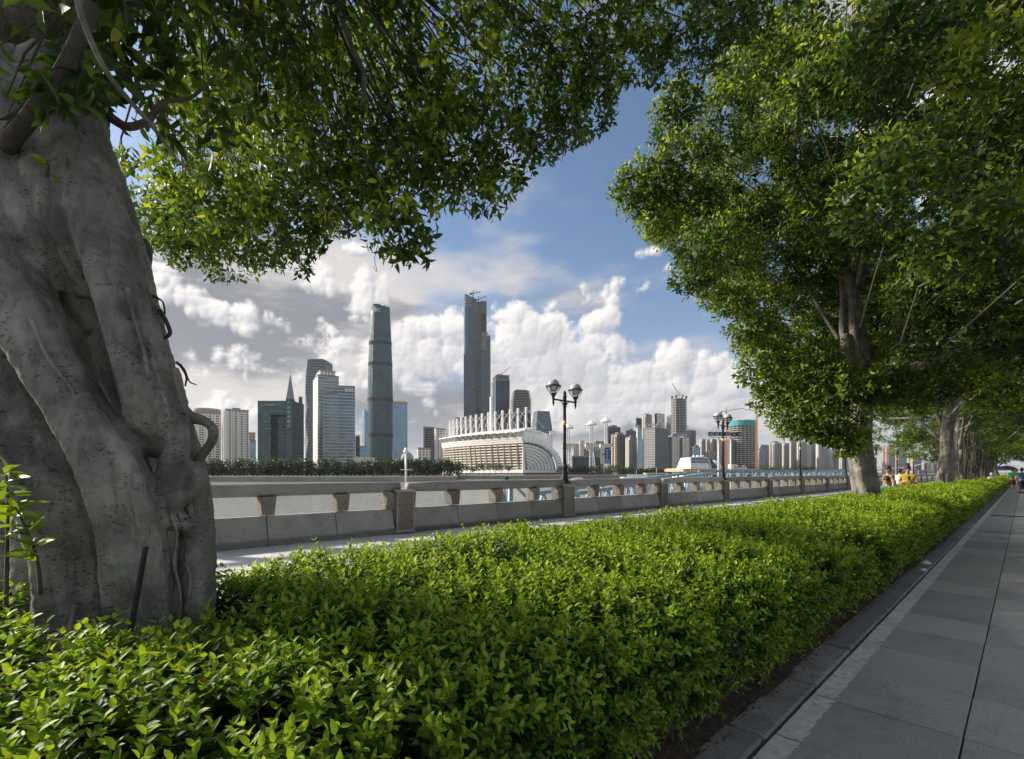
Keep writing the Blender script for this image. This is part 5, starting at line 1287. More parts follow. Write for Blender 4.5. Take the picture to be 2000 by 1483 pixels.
# white banded pair
T('pale banded office block with stepped cream crown before the kinked tower', 611, 621, 662, 733, 640, 'f_band', 'f_res', 30, plant=False)
T('cream crown storey on top of the pale banded office block', 617, 625, 655, 724, 648, 'f_res', None, 30, y0=734, plant=False)
T('front wing of the banded office block with cream corner pier', 627, 630, 661, 767, 622, 'f_band', 'f_res', 20, plant=False)
t, q, z1 = T('right wing of the banded offices, flaring slightly, with white roof sign', 660, 661, 693, 755, 628, 'f_band', None, 12, plant=False)
mb = MB()
for i in range(4): mb.box((q[1].x - 11 + 2.6*i, q[1].y - 5.2 + .5*i, z1 - 7), (q[1].x - 9.2 + 2.6*i, q[1].y - 4.7 + .5*i, z1 - 3))
mb.build('roof_sign', M['sign_white'], t)
T('small dark navy block right of the banded offices', 694, 695, 703, 852, 700, 'f_dark', plant=False)
T('low pale glass block at the left foot of the round tower', 702, 703, 719, 872, 900, 'f_blue', plant=False)
Ds = 1050; fp = foot(707, 712, 720, Ds); st_ = empty('slant_tower', (fp[0].x, fp[0].y, GZ - 1), 0, 'narrow glass tower with slanted top just left of the round tower', 'building')
mb = MB(); q = [p - fp[0] for p in fp]; zz = [ztop(y, Ds) - GZ + 1 for y in (797, 806, 812, 803)]; mb.prism(q, 0, 0, foot_top=[(p.x, p.y, z) for p, z in zip(q, zz)]); mb.build('walls', M['f_blue'], st_)
# round tower
Di = 1258; it_ = empty('round_tower', (*bx_(743.5, Di + 30), GZ - 1), 0, 'tall round tapering blue green glass tower with rooftop helipad', 'building')
zi = ztop(595, Di) - GZ + 1; ki = (Di + 30) / F
def tri_ring(R, n=48): return [(R * (1 + .07 * math.cos(3 * (2*math.pi*k/n) + 1.2)) * math.cos(2*math.pi*k/n), R * (1 + .07 * math.cos(3 * (2*math.pi*k/n) + 1.2)) * math.sin(2*math.pi*k/n)) for k in range(n)]
pr = [(0, 23.2), (.10, 23.6), (.25, 24.0), (.40, 23.9), (.55, 23.2), (.70, 21.9), (.85, 19.9), (.95, 18.3), (1, 17.6)]
mb = MB()
for (a, ra_), (b, rb_) in zip(pr, pr[1:]): mb.prism(tri_ring(ra_ * ki), zi * a, zi * b, cap=b == 1, foot_top=[(x, y, zi * b) for x, y in tri_ring(rb_ * ki)])
mb.build('walls', M['f_ifc'], it_, True)
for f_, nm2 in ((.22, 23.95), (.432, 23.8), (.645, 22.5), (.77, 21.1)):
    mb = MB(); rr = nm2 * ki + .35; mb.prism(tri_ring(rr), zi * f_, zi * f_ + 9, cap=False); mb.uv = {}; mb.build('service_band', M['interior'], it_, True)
MB().lathe([(2, zi - 2), (2, zi + 3), (11, zi + 5), (12, zi + 6.5), (11.5, zi + 7)], 24, (-8, -4, 0)).build('helipad', M['interior'], it_, True)
text('IFC', 11, (-9, -17.2 * ki - 1.5, zi - 17), M['sign_white'], it_, ext=.4)
MB().beam((8, -10, zi), (15, -8, zi + 7), 1.2).beam((11, -9, zi), (9, -9, zi + 5), 1.0).build('roof_crane', M['interior'], it_)
t, q, z1 = T('blue glass slab with orange roof letters right of the round tower', 766, 768, 796, 786, 1150, 'f_blue', plant=False, th=12)
mb = MB()
for i in range(4): mb.box((q[0].x + 4 + 6.2*i, q[0].y - .5 + 1.3*i, z1 + .5), (q[0].x + 8 + 6.2*i, q[0].y + .2 + 1.3*i, z1 + 4.5))
mb.build('roof_letters', M['gold'], t)
# hall with a tent roof, domed building
Dt = 420; tb_ = empty('tent_hall', (*bx_(712, Dt), GZ), 0, 'beige faceted tent roof rising behind the tree belt', 'hall'); kq = Dt / F
b0 = [((682 - 712) * kq, 0, 6), ((744 - 712) * kq, -2, 5), ((752 - 712) * kq, 14, 5), ((700 - 712) * kq, 18, 6)]; t0_ = [((691 - 712) * kq, 3, 16.2), ((729 - 712) * kq, 2, 15.2), ((731 - 712) * kq, 9, 15.0), ((694 - 712) * kq, 12, 16.0)]
MB().hexa([Vector(p) for p in b0], [Vector(p) for p in t0_]).build('roof', M['tent'], tb_); MB().hexa([Vector((x * .97, y, -1)) for x, y, z in b0], [Vector((x * .97, y, z)) for x, y, z in b0]).build('walls', M['cream'], tb_)
Dd = 470; dm = empty('domed_hall', (*bx_(793, Dd), GZ), 0, 'grey domed hall behind the navigation mast', 'hall'); kd = Dd / F
MB().box((-13 * kd * 1.5, 0, -1), (20, 14, 10)).build('walls', M['concrete'], dm); MB().lathe([(5.6, 10), (5.6, 14), (6.4, 14.4), (6.1, 17.5), (4.6, 20.5), (2.2, 22.3), (.6, 22.8), (.3, 25.5)], 20, (0, 6, 0)).build('dome', M['concrete'], dm, True)
for x in (-9, 9): MB().lathe([(2.6, 10), (2.6, 12.5), (2.2, 15), (.3, 16.5)], 12, (x, 5, 0)).build('turret', M['concrete'], dm, True)
T('brown grey office block left of the stadium', 827, 830, 850, 835, 720, 'f_brown', plant=False); T('white gridded block against the left end of the stadium', 848, 852, 874, 838, 640, 'f_res', plant=False)
T('low white ribbed block at the left foot of the brown office', 814, 816, 842, 876, 560, 'f_res', plant=False)
T('small block peeping out left of the tallest tower', 888, 890, 906, 816, 1300, 'f_grey', plant=False)
# tallest tower, still building
Dc = 1420; ct = empty('super_tall_tower', (*bx_(931, Dc), GZ - 1), 0, 'tallest tower, slate grey, unfinished, with cranes on its cut top', 'building'); kc = Dc / F
def cx(x): return (x - 931) * kc
def cz(y): return ztop(y, Dc) - GZ + 1
mb = MB(); mb.prism([(cx(905.5), 12), (cx(912), 0), (cx(931), 4), (cx(931), 44), (cx(905.5), 50)], 0, cz(596), foot_top=[(cx(905), 12, cz(572)), (cx(909), 0, cz(574)), (cx(931), 4, cz(584)), (cx(931), 44, cz(584)), (cx(905), 50, cz(574))]); mb.build('west_shaft', M['f_ctf'], ct)
mb = MB(); mb.prism([(cx(908.5), -1.2), (cx(915.5), -1.2), (cx(915.5), -.6), (cx(908.5), -.6)], cz(690), cz(600)); mb.build('blue_strip', M['f_ctf_blue'], ct)
mb = MB(); mb.prism([(cx(905.5), 11), (cx(906), -3), (cx(929), -1), (cx(929), 11)], 0, cz(691)); mb.build('lower_bay', M['f_ctf'], ct)
mb = MB(); mb.prism([(cx(939.5), 3), (cx(957), 8), (cx(957), 48), (cx(939.5), 44)], 0, cz(654)); mb.build('east_shaft', M['f_ctf'], ct)
mb = MB(); mb.prism([(cx(939), 8), (cx(949.5), 10), (cx(949.5), 44), (cx(939), 44)], 0, cz(586)); mb.build('core', M['f_ctf'], ct)
mb = MB(); mb.prism([(cx(931), 7), (cx(940.5), 8), (cx(940.5), 40), (cx(931), 40)], 0, cz(588)); mb.build('open_shaft', M['interior'], ct)
mb = MB()
for i in range(84): z = cz(905) + i * (cz(590) - cz(905)) / 84; mb.box((cx(931.5), 4.5, z), (cx(940), 8, z + 1.4))
for i in range(6): z = cz(600) + i * 5.6; mb.box((cx(908), -1.4, z), (cx(921), 0, z + 2.0))
for i in range(11): z = cz(655) + i * 5.0; mb.box((cx(940), 1.6, z - 42), (cx(950 if i < 6 else 954), 6, z - 40))
sl2 = mb.build('floor_slabs', M['slab_edge'], ct); sl2['kind'] = 'stuff'
mb = MB(); mb.prism([(cx(940.5), 1.5), (cx(948), 3.2), (cx(948), 5), (cx(940.5), 4)], cz(648), cz(612)); mb.build('open_bay', M['interior'], ct)
def tower_crane(parent, base, h, jib, ang, tilt, mat, name='crane', s=1.0):
    b = Vector(base); mb = MB(); mb.beam(b, b + Vector((0, 0, h)), 2.0 * s, 2.0 * s); tp = b + Vector((0, 0, h)); d = Vector((math.cos(ang), math.sin(ang), 0))
    e = tp + d * jib * math.cos(tilt) + Vector((0, 0, jib * math.sin(tilt))); k = tp - d * jib * .28
    mb.beam(tp, e, 1.3 * s).beam(tp, k, 1.5 * s).beam(tp, tp + Vector((0, 0, 8 * s)), 1.2 * s).beam(tp + Vector((0, 0, 8 * s)), tp.lerp(e, .7), .35 * s).beam(tp + Vector((0, 0, 8 * s)), k, .35 * s).box((k.x - 2*s, k.y - 2*s, k.z - 3*s), (k.x + 2*s, k.y + 2*s, k.z + .6*s))
    return mb.build(name, mat, parent)
tower_crane(ct, (cx(923), 20, cz(580)), 17, 24, .1, .25, M['interior'], s=1.3); tower_crane(ct, (cx(934), 15, cz(585)), 4, 26, .2, .5, M['interior'], s=1.2)
# unfinished pair and the tapered one
t, q, z1 = T('dark glass tower with crane on its open top, right of the tallest', 962, 968, 995.5, 742, 1150, 'f_dark', 'f_ctf', 12, plant=False)
c_ = sum(q, Vector((0, 0))) / 4; mb = MB()
for i in range(4): mb.prism([p * (1.0 - .02 * (i % 2)) for p in q], z1 + 1.3 + i * 3.3, z1 + 2.3 + i * 3.3)
mb.uv = {}; mb.build('open_floors', M['slab_edge'], t); tower_crane(t, (c_.x + 2, c_.y, z1 + 13), 5, 30, .3, .75, M['crane'], s=1.0)
t, q, z1 = T('round shouldered tower of bare concrete floors behind the stadium masts', 997, 1003, 1037, 806, 1050, 'f_dark', None, 14, plant=False)
mb = MB()
for i in range(14): mb.prism([p * (1.06 if i < 9 else 1.0 - .03 * (i - 9)) for p in q], z1 + .5 + i * 3.6, z1 + 1.9 + i * 3.6)
mb.uv = {}; mb.build('floor_slabs', M['slab_edge'], t); mb = MB(); mb.prism([p * .82 for p in q], z1, z1 + 45, foot_top=[(p.x * .66, p.y * .66, z1 + 51) for p in q]); mb.uv = {}; mb.build('core', M['interior'], t)
Dg = 1000; fp = foot(1037, 1047, 1079, Dg, 18); gt = empty('tapered_tower', (fp[0].x, fp[0].y, GZ - 1), 0, 'grey tower with sloping shoulders behind the right end of the stadium', 'building'); q = [p - fp[0] for p in fp]; cq = sum(q, Vector((0, 0))) / 4
za, zb2 = ztop(840, Dg) - GZ + 1, ztop(802, Dg) - GZ + 1; mb = MB(); mb.prism(q, 0, za, cap=False); mb.prism(q, za, zb2, foot_top=[(cq.x + (p.x - cq.x) * .74, cq.y + (p.y - cq.y) * .74, zb2) for p in q]); mb.build('walls', M['f_grey'], gt)

# ------------------------------------------------------------------ stadium
sd_ = empty('stadium', (10, 430, GZ), 0, 'large white stadium with a row of roof masts and open ribbed front', 'stadium'); so_ = Vector((10, 430, 0))
A0, A1 = Vector((-76, 530)), Vector((10, 430)); nrm = Vector((-.77, -.645))
def P(s, off=0.0):
    p = A0.lerp(A1, s) + nrm * (9.0 * math.sin(math.pi * min(1, s)) * (1 - .3 * s)); return p + nrm * off - Vector((10, 430))
NS = 24; ss_ = np.linspace(0, 1, NS + 1)
def ribbon(f0, f1, z0, z1, name, mat, th=.6):
    mb = MB()
    for i in range(NS):
        a, b = P(ss_[i], f0), P(ss_[i+1], f0); c, d = P(ss_[i], f1), P(ss_[i+1], f1); bk_ = -nrm * th
        lo = [Vector((a.x, a.y, z0)), Vector((b.x, b.y, z0)), Vector((b.x + bk_.x, b.y + bk_.y, z0)), Vector((a.x + bk_.x, a.y + bk_.y, z0))]
        hi = [Vector((c.x, c.y, z1)), Vector((d.x, d.y, z1)), Vector((d.x + bk_.x, d.y + bk_.y, z1)), Vector((c.x + bk_.x, c.y + bk_.y, z1))]
        mb.hexa(lo, hi)
    return mb.build(name, mat, sd_)
ribbon(-4.5, -1.5, 0, 30, 'inner_wall', M['stand'])
ribbon(.3, .6, 0, 5, 'podium', M['stad'], 3); 
for k in range(3): ribbon(.6 + .5*k, 1.0 + .5*k, 28.6 + 1.9*k, 30.3 + 1.9*k, 'upper_band', M['stad'], 2.2)
for k in range(9): ribbon(-1.6 + .24*k, -1.6 + .24*k, 6.2 + 2.55*k, 7.1 + 2.55*k, 'horizontal_beam', M['stad_beam'], .8)
for i in range(18):
    s = i / 17; p = P(s, -1.7); q2 = P(s, .5); MB().beam((p.x, p.y, 0), (q2.x, q2.y, 29), 1.1 if i % 4 else 1.9, .8).build('column', M['stad_beam'], sd_)
mb = MB()
for i in range(17):
    for k in range(0, 8):
        if (i + k) % 2: continue
        p = P((i + .2) / 17, -2.6); q2 = P((i + .8) / 17, -2.6); mb.beam((p.x, p.y, 7 + 2.55*k), (q2.x, q2.y, 7 + 2.55*(k + 1)), .6, .5)
o = mb.build('stairs', M['stad_beam'], sd_); o['kind'] = 'stuff'
# roof ring and supports
mb = MB()
for i in range(NS):
    a, b = P(ss_[i], 4), P(ss_[i+1], 4); c, d = P(ss_[i], -16), P(ss_[i+1], -16); za, zc = 38.4, 42.5
    mb.hexa([Vector((a.x, a.y, za)), Vector((b.x, b.y, za)), Vector((d.x, d.y, zc)), Vector((c.x, c.y, zc))], [Vector((a.x, a.y, za + 1.0)), Vector((b.x, b.y, za + 1.0)), Vector((d.x, d.y, zc + 1.2)), Vector((c.x, c.y, zc + 1.2))])
mb.build('roof', M['stad'], sd_)
for i in range(14):
    s = (i + .5) / 14; r0 = P(s, 1.6); mb = MB(); base_ = Vector((r0.x, r0.y, 34.2))
    for ds, of in ((-.028, 4.2), (.028, 4.2), (-.022, -6), (.022, -6)):
        e = P(s + ds, of); mb.beam(base_, (e.x, e.y, 38.3 if of > 0 else 40.3), .55)
    mb.build('roof_strut', M['stad'], sd_)
    e1, e2 = P(s - .03, 4.4), P(s + .03, 4.4); m1 = P(s, 5.6)
    MB().tube([(e1.x, e1.y, 38.7), (m1.x, m1.y, 38.2), (e2.x, e2.y, 38.7)], .5, 6).build('roof_scallop', M['stad'], sd_)
    mst = P(s + .01, -7); zt = 58 + 2.5 * s; ms_ = MB().tube([(mst.x, mst.y, 38), (mst.x, mst.y, zt)], [.95, .95], 8).build('mast', M['stad'], sd_, True)
    MB().lathe([(.1, -1.2), (1.1, -.7), (1.3, 0), (1.1, .7), (.1, 1.2)], 8, (mst.x, mst.y, zt)).build('mast_head', M['stad'], ms_, True)
    cb = MB()
    for ds, of in ((-.065, 4.0), (.065, 4.0), (-.03, 4), (.05, -24)):
        e = P(s + ds, of); cb.beam((mst.x, mst.y, zt), (e.x, e.y, 39.2 if of > 0 else 43), .22)
    cb.build('stay_cable', M['stad'], sd_)
MB().tube([(at(959.5, 0, 470).x - 10, 40, 0), (at(959.5, 0, 470).x - 10, 40, ztop(776, 470) - GZ)], 1.5, 10).build('tall_pole', M['stad'], sd_, True)
# curved end shell: an outer hood over nested louvres
def shell(f, inner, z_top, name, mat, x_end, y_end, z_base=5.0, wd=8.0):
    pass
def arc(t, W, Hh, x0, y0, z0, p=2.0):   # quarter curve from (x0, top) down to (x0+W, base)
    a = t * math.pi / 2; return x0 + W * math.sin(a), z0 + Hh * math.cos(a)**.9
E = Vector((.62, .78, 0))   # the end wall runs back to the right
def endp(d, out): v = Vector((1, 0, 0)) * d * .86 + Vector((0, 1, 0)) * d * .50; return v + Vector((.45, -.89, 0)) * out
def hood(W0, H0, W1, H1, zb_, out0, out1, name, mat, n=16):
    mb = MB()
    for i in range(n):
        q4 = []
        for j in (i, i + 1):
            a = j / n * math.pi / 2
            for (W, Hh, out) in ((W0, H0, out0), (W1, H1, out1)):
                d = W * math.sin(a)**.92; z = zb_ + (Hh - zb_) * math.cos(a)**.85 if j < n else zb_
                p = endp(d, out); q4.append(Vector((p.x, p.y, z)))
        a0, b0_, a1, b1 = q4; bk = Vector((-.3, .8, -.1))
        mb.hexa([a0, a1, a1 + bk, a0 + bk], [b0_, b1, b1 + bk, b0_ + bk])
    return mb.build(name, mat, sd_, True)
hood(41, 34.2, 36, 29.0, 3.0, .8, 1.6, 'hood', M['stad'])
hood(50, 34.6, 41, 34.2, 3.0, -9, .8, 'hood_back', M['stad'])
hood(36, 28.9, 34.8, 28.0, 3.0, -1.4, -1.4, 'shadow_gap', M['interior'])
for k in range(9):
    w0 = 34.6 - 3.6 * k; h0 = 28.0 - 2.55 * k; hood(w0, h0, w0 - 3.65, h0 - 2.56, 4.6, -.75 - .15*k, .1 - .15*k, 'louvre', M['stad'], 12)
mb = MB(); 
for d0 in range(0, 40, 2):
    p, q2 = endp(d0, -2.6), endp(d0 + 2, -2.6); hgt_ = 27.5 * (1 - ((d0 + 1) / 36)**2)**.5 if d0 < 35 else 2
    mb.hexa([Vector((p.x, p.y, 0)), Vector((q2.x, q2.y, 0)), Vector((q2.x, q2.y + .5, 0)), Vector((p.x, p.y + .5, 0))], [Vector((p.x, p.y, hgt_)), Vector((q2.x, q2.y, hgt_)), Vector((q2.x, q2.y + .5, hgt_)), Vector((p.x, p.y + .5, hgt_))])
mb.build('end_wall', M['stad_beam'], sd_)
p, q2 = endp(-2, 1.4), endp(42, 1.4); MB().beam((p.x, p.y, 3.4), (q2.x, q2.y, 3.4), 2.0, 2.6).build('end_podium', M['stad'], sd_)
p, q2 = endp(0, 2.0), endp(40, -14); MB().tube([(p.x, p.y, 40.5), ((p.x + q2.x) / 2, (p.y + q2.y) / 2, 39.6), (q2.x, q2.y, 36.5)], [1.5, 1.4, 1.0], 10).build('roof_edge_tube', M['stad'], sd_, True)
mb = MB(); e0, e1, e2, e3 = endp(1, 1), endp(38, -10), endp(40, -40), endp(-10, -40)
mb.hexa([Vector((e.x, e.y, z)) for e, z in ((e0, 34), (e1, 27), (e2, 27), (e3, 34))], [Vector((e.x, e.y, z)) for e, z in ((e0, 40.0), (e1, 36), (e2, 39), (e3, 41))]); mb.build('roof_end', M['stad'], sd_)
MB().box((25, 20, 37), (31, 24, 41)).build('roof_hut', M['stad'], sd_)

# ------------------------------------------------------------------ viewing masts on the island
def view_mast(label, px, ytop, D):
    b = Vector((*bx_(px, D), GZ)); t = empty('viewing_mast', b, 0, label, 'mast', 'white stage masts on the island'); zt = ztop(ytop, D) - GZ; zm = ztop(872, D) - GZ; k = D / F
    for s in (-1, 1): MB().beam((s * 3.2 * k, 0, 0), (s * 2.2 * k, 0, zm), 1.5).build('leg', M['stad'], t); MB().beam((s * 2.2 * k, 0, zm), (s * 2.0 * k, 0, zt - 1), 1.2).build('upper_leg', M['stad'], t)
    MB().beam((9 * k, 3, 0), (4 * k, 1, zm), .9).build('prop', M['stad'], t)
    mb = MB()
    for i in range(7): z = zm * i / 7; mb.beam((-3 * k, 0, z), (3 * k, 0, z + zm / 7), .5)
    for i in range(5): z = zm + (zt - zm) * i / 5; mb.beam((-2 * k, 0, z), (2 * k, 0, z), .5)
    mb.build('lattice', M['stad'], t)
    MB().box((-12 * k, -4, zm - 1), (12 * k, 4, zm + 3)).build('platform', M['cream'], t); mb = MB()
    for i in range(6): mb.beam((-13 * k + i * 5 * k, -4.2, zm - 1), (-9 * k + i * 4 * k, -3, zm - 5), .7)
    mb.beam((-14 * k, -4.2, zm - 2.2), (14 * k, -4.2, zm + .3), .9).build('platform_truss', M['stad'], t)
    MB().lathe([(1.5, zt - .4), (11 * k, zt + .2), (11 * k, zt + 1.0), (8 * k, zt + 3), (4 * k, zt + 4.6), (2, zt + 5)], 14).build('canopy', M['stad'], t)
    MB().tube([(0, 0, zt + 4), (0, 0, zt + 10)], [.6, .2], 6).build('mast_tip', M['stad'], t); return t
view_mast('white mast with round canopy half hidden behind the first lamp', 1110, 838, 560); view_mast('middle white mast with round canopy and platform', 1155, 831, 560)
vm = view_mast('right white mast with round canopy beside the hanging banners', 1183.5, 825, 575)
bn = empty('banner', (*bx_(1182, 566), GZ), 0, 'cream and blue hanging banner with white characters under the right mast', 'banner'); k = 566 / F; z0, z1 = [ztop(y, 566) - GZ for y in (906, 874)]
MB().box((-9 * k, -.2, z0), (-1.2 * k, .2, z1)).build('cream_panel', M['cream'], bn); MB().box((-.9 * k, -.2, z0), (8.8 * k, .2, z1)).build('blue_panel', M['navy'], bn)
MB().box((-.9 * k, -.35, z0), (8.8 * k, -.25, z0 + 5)).build('teal_foot', M['f_blue'], bn); MB().tube([(-6 * k, -.5, z0 + 10.5), (-4.5 * k, -.5, z0 + 12), (-2.6 * k, -.5, z0 + 10.6), (-2.2 * k, -.5, z0 + 12)], .5, 6).build('red_mark', M['red'], bn)
for i in range(4):
    mb = MB(); zc = z1 - 3.4 - i * 3.3; xx = 4 * k
    for a, b, c, d in ((-1, 1, 1, 1), (-1.1, .1, 1.1, .1), (0, 1.2, 0, -1), (-.9, -1, .9, -.9), (-.8, .9, -.9, -.9)): mb.beam((xx + a, -.4, zc + b), (xx + c, -.4, zc + d), .3)
    mb.build('character', M['sign_white'], bn)
T('long black low hall behind the middle mast', 1116, 1118, 1172, 892, 700, 'f_dark', plant=False, th=8)
# ------------------------------------------------------------------ right-hand city
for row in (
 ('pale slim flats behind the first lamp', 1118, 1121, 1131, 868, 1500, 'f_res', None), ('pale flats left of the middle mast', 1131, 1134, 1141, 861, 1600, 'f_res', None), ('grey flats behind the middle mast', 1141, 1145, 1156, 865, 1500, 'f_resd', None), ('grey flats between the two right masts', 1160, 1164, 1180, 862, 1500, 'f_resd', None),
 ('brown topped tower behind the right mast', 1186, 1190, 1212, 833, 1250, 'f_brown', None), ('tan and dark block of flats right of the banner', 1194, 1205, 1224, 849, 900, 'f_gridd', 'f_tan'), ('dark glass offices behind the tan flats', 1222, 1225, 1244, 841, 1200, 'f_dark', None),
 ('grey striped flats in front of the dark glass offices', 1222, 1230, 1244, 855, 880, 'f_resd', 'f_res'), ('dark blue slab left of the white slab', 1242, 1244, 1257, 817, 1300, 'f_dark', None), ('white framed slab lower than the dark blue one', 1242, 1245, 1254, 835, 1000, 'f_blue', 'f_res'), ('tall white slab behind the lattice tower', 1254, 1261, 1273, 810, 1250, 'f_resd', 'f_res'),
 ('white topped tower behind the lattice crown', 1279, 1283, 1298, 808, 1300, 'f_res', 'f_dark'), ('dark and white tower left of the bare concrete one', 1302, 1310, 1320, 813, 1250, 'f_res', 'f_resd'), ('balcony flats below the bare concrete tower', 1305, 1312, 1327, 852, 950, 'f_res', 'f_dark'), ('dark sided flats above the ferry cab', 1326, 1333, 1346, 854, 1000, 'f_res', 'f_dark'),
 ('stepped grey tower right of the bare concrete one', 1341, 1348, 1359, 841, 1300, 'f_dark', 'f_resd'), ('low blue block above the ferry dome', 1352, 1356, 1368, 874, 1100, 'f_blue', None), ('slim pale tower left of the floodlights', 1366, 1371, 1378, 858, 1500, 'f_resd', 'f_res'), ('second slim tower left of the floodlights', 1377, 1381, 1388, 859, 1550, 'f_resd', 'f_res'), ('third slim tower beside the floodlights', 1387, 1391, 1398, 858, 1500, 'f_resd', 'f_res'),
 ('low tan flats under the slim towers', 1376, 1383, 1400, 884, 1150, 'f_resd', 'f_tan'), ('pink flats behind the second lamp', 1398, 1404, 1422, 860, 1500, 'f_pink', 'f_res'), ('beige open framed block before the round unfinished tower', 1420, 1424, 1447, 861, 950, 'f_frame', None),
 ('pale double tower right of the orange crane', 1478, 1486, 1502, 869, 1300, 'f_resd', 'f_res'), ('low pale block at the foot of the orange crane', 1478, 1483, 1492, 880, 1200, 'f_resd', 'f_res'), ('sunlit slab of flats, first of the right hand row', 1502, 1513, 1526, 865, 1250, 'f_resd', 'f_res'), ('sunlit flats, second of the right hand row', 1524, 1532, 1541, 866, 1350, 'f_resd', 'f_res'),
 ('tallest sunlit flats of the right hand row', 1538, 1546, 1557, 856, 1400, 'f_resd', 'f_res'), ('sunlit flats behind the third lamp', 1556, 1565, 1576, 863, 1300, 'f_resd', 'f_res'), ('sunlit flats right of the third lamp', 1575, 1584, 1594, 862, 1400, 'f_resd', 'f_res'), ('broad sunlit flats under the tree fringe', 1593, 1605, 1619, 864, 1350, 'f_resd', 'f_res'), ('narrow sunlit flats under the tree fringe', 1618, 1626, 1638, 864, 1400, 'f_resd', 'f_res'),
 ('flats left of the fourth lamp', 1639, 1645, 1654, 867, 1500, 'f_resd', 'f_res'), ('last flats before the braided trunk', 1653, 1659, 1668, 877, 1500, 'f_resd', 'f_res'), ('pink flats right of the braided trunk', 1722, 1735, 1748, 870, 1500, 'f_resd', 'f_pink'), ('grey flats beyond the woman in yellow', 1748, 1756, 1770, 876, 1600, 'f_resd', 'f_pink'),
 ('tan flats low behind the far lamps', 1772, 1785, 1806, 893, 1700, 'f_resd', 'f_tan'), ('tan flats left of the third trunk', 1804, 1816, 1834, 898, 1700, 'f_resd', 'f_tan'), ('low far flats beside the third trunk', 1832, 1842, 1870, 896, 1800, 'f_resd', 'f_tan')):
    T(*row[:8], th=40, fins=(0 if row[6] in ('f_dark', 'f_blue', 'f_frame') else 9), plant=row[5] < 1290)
# lattice tower with a crown of hoops
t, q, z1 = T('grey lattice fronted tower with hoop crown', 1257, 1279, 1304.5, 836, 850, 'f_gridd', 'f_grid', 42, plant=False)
mb = MB(); rr = random.Random(4)
for i in range(16):
    e = rr.random(); a, b = (q[3], q[0]) if i % 2 else (q[0], q[1]); p = a.lerp(b, e) * rr.uniform(.45, 1.0); R_ = rr.uniform(2.5, 4.5); zc = z1 + rr.uniform(0, 7 if abs(e - .5) < .4 else 3); al = rr.uniform(-.6, .6)
    for ex in (0, .9): mb.tube([(p.x + R_*math.cos(u)*math.cos(al), p.y + ex + R_*math.cos(u)*math.sin(al), zc + R_*math.sin(u)) for u in np.linspace(-.2, math.pi + .2, 9)], .5, 5)
mb.build('hoop_crown', M['concrete'], t)
# bare concrete tower
t, q, z1 = T('bare concrete tower with a thin luffing crane and glass skirt', 1311.5, 1320, 1340.5, 846, 1150, 'f_blue', 'f_dark', 25, plant=False)
zt = ztop(777, 1150) - GZ + 1; mb = MB(); nfl = 22
for i in range(nfl): mb.prism([p * 1.0 for p in q], z1 + 1.4 + i * (zt - z1) / nfl, z1 + 3.0 + i * (zt - z1) / nfl)
mb.uv = {}; mb.build('floor_slabs', M['slab_edge'], t); mb = MB(); mb.prism([p * .9 for p in q], z1, zt - 3); mb.uv = {}; mb.build('core', M['interior'], t)
mb = MB()
for a in range(4):
    for e in (.0, .33, .66): p = q[a].lerp(q[(a+1) % 4], e); mb.beam((p.x, p.y, z1), (p.x, p.y, zt), 1.2)
mb.build('columns', M['slab_edge'], t)
for p in q: MB().box((p.x * .95 - 2.5, p.y * .95 - 2.5, zt), (p.x * .95 + 2.5, p.y * .95 + 2.5, zt + 6)).build('climbing_form', M['roof'], t)
tower_crane(t, (0, 0, zt), 8, 34, math.pi * .98, 1.05, M['crane_w'], s=1.0)
# round unfinished tower with teal netting
Dr = 950; rt = empty('round_unfinished_tower', (*bx_(1449.5, Dr + 28), GZ - 1), 0, 'round unfinished tower ringed with teal netting at the top', 'building'); R_ = 27.3 * Dr / F; zr = ztop(831, Dr) - GZ + 1; zq = ztop(820.5, Dr) - GZ + 1
MB().lathe([(R_ * .95, 0), (R_ * .95, zr)], 40).build('core', M['interior'], rt, True); mb = MB(); nf = 24
for i in range(nf): mb.lathe([(R_ * .9, i * zr / nf), (R_, i * zr / nf), (R_, i * zr / nf + 1.5), (R_ * .9, i * zr / nf + 1.5)], 40)
mb.build('floor_slabs', M['slab_edge'], rt); 
for i in range(36):
    a0 = 2 * math.pi * i / 36; a1 = a0 + .165; mb = MB(); pts = [(R_ * 1.02 * math.cos(a), R_ * 1.02 * math.sin(a)) for a in (a0, a1)] + [(R_ * .99 * math.cos(a), R_ * .99 * math.sin(a)) for a in (a1, a0)]
    mb.prism(pts, zr, zq + (i % 3) * .4); mb.uv = {}; mb.build('net_panel', M['teal_net'], rt)
mb = MB()
for i in range(24): a = 2 * math.pi * i / 24; mb.beam((R_*.985*math.cos(a), R_*.985*math.sin(a), 0), (R_*.985*math.cos(a), R_*.985*math.sin(a), zr), 1.0)
mb.build('columns', M['slab_edge'], rt)
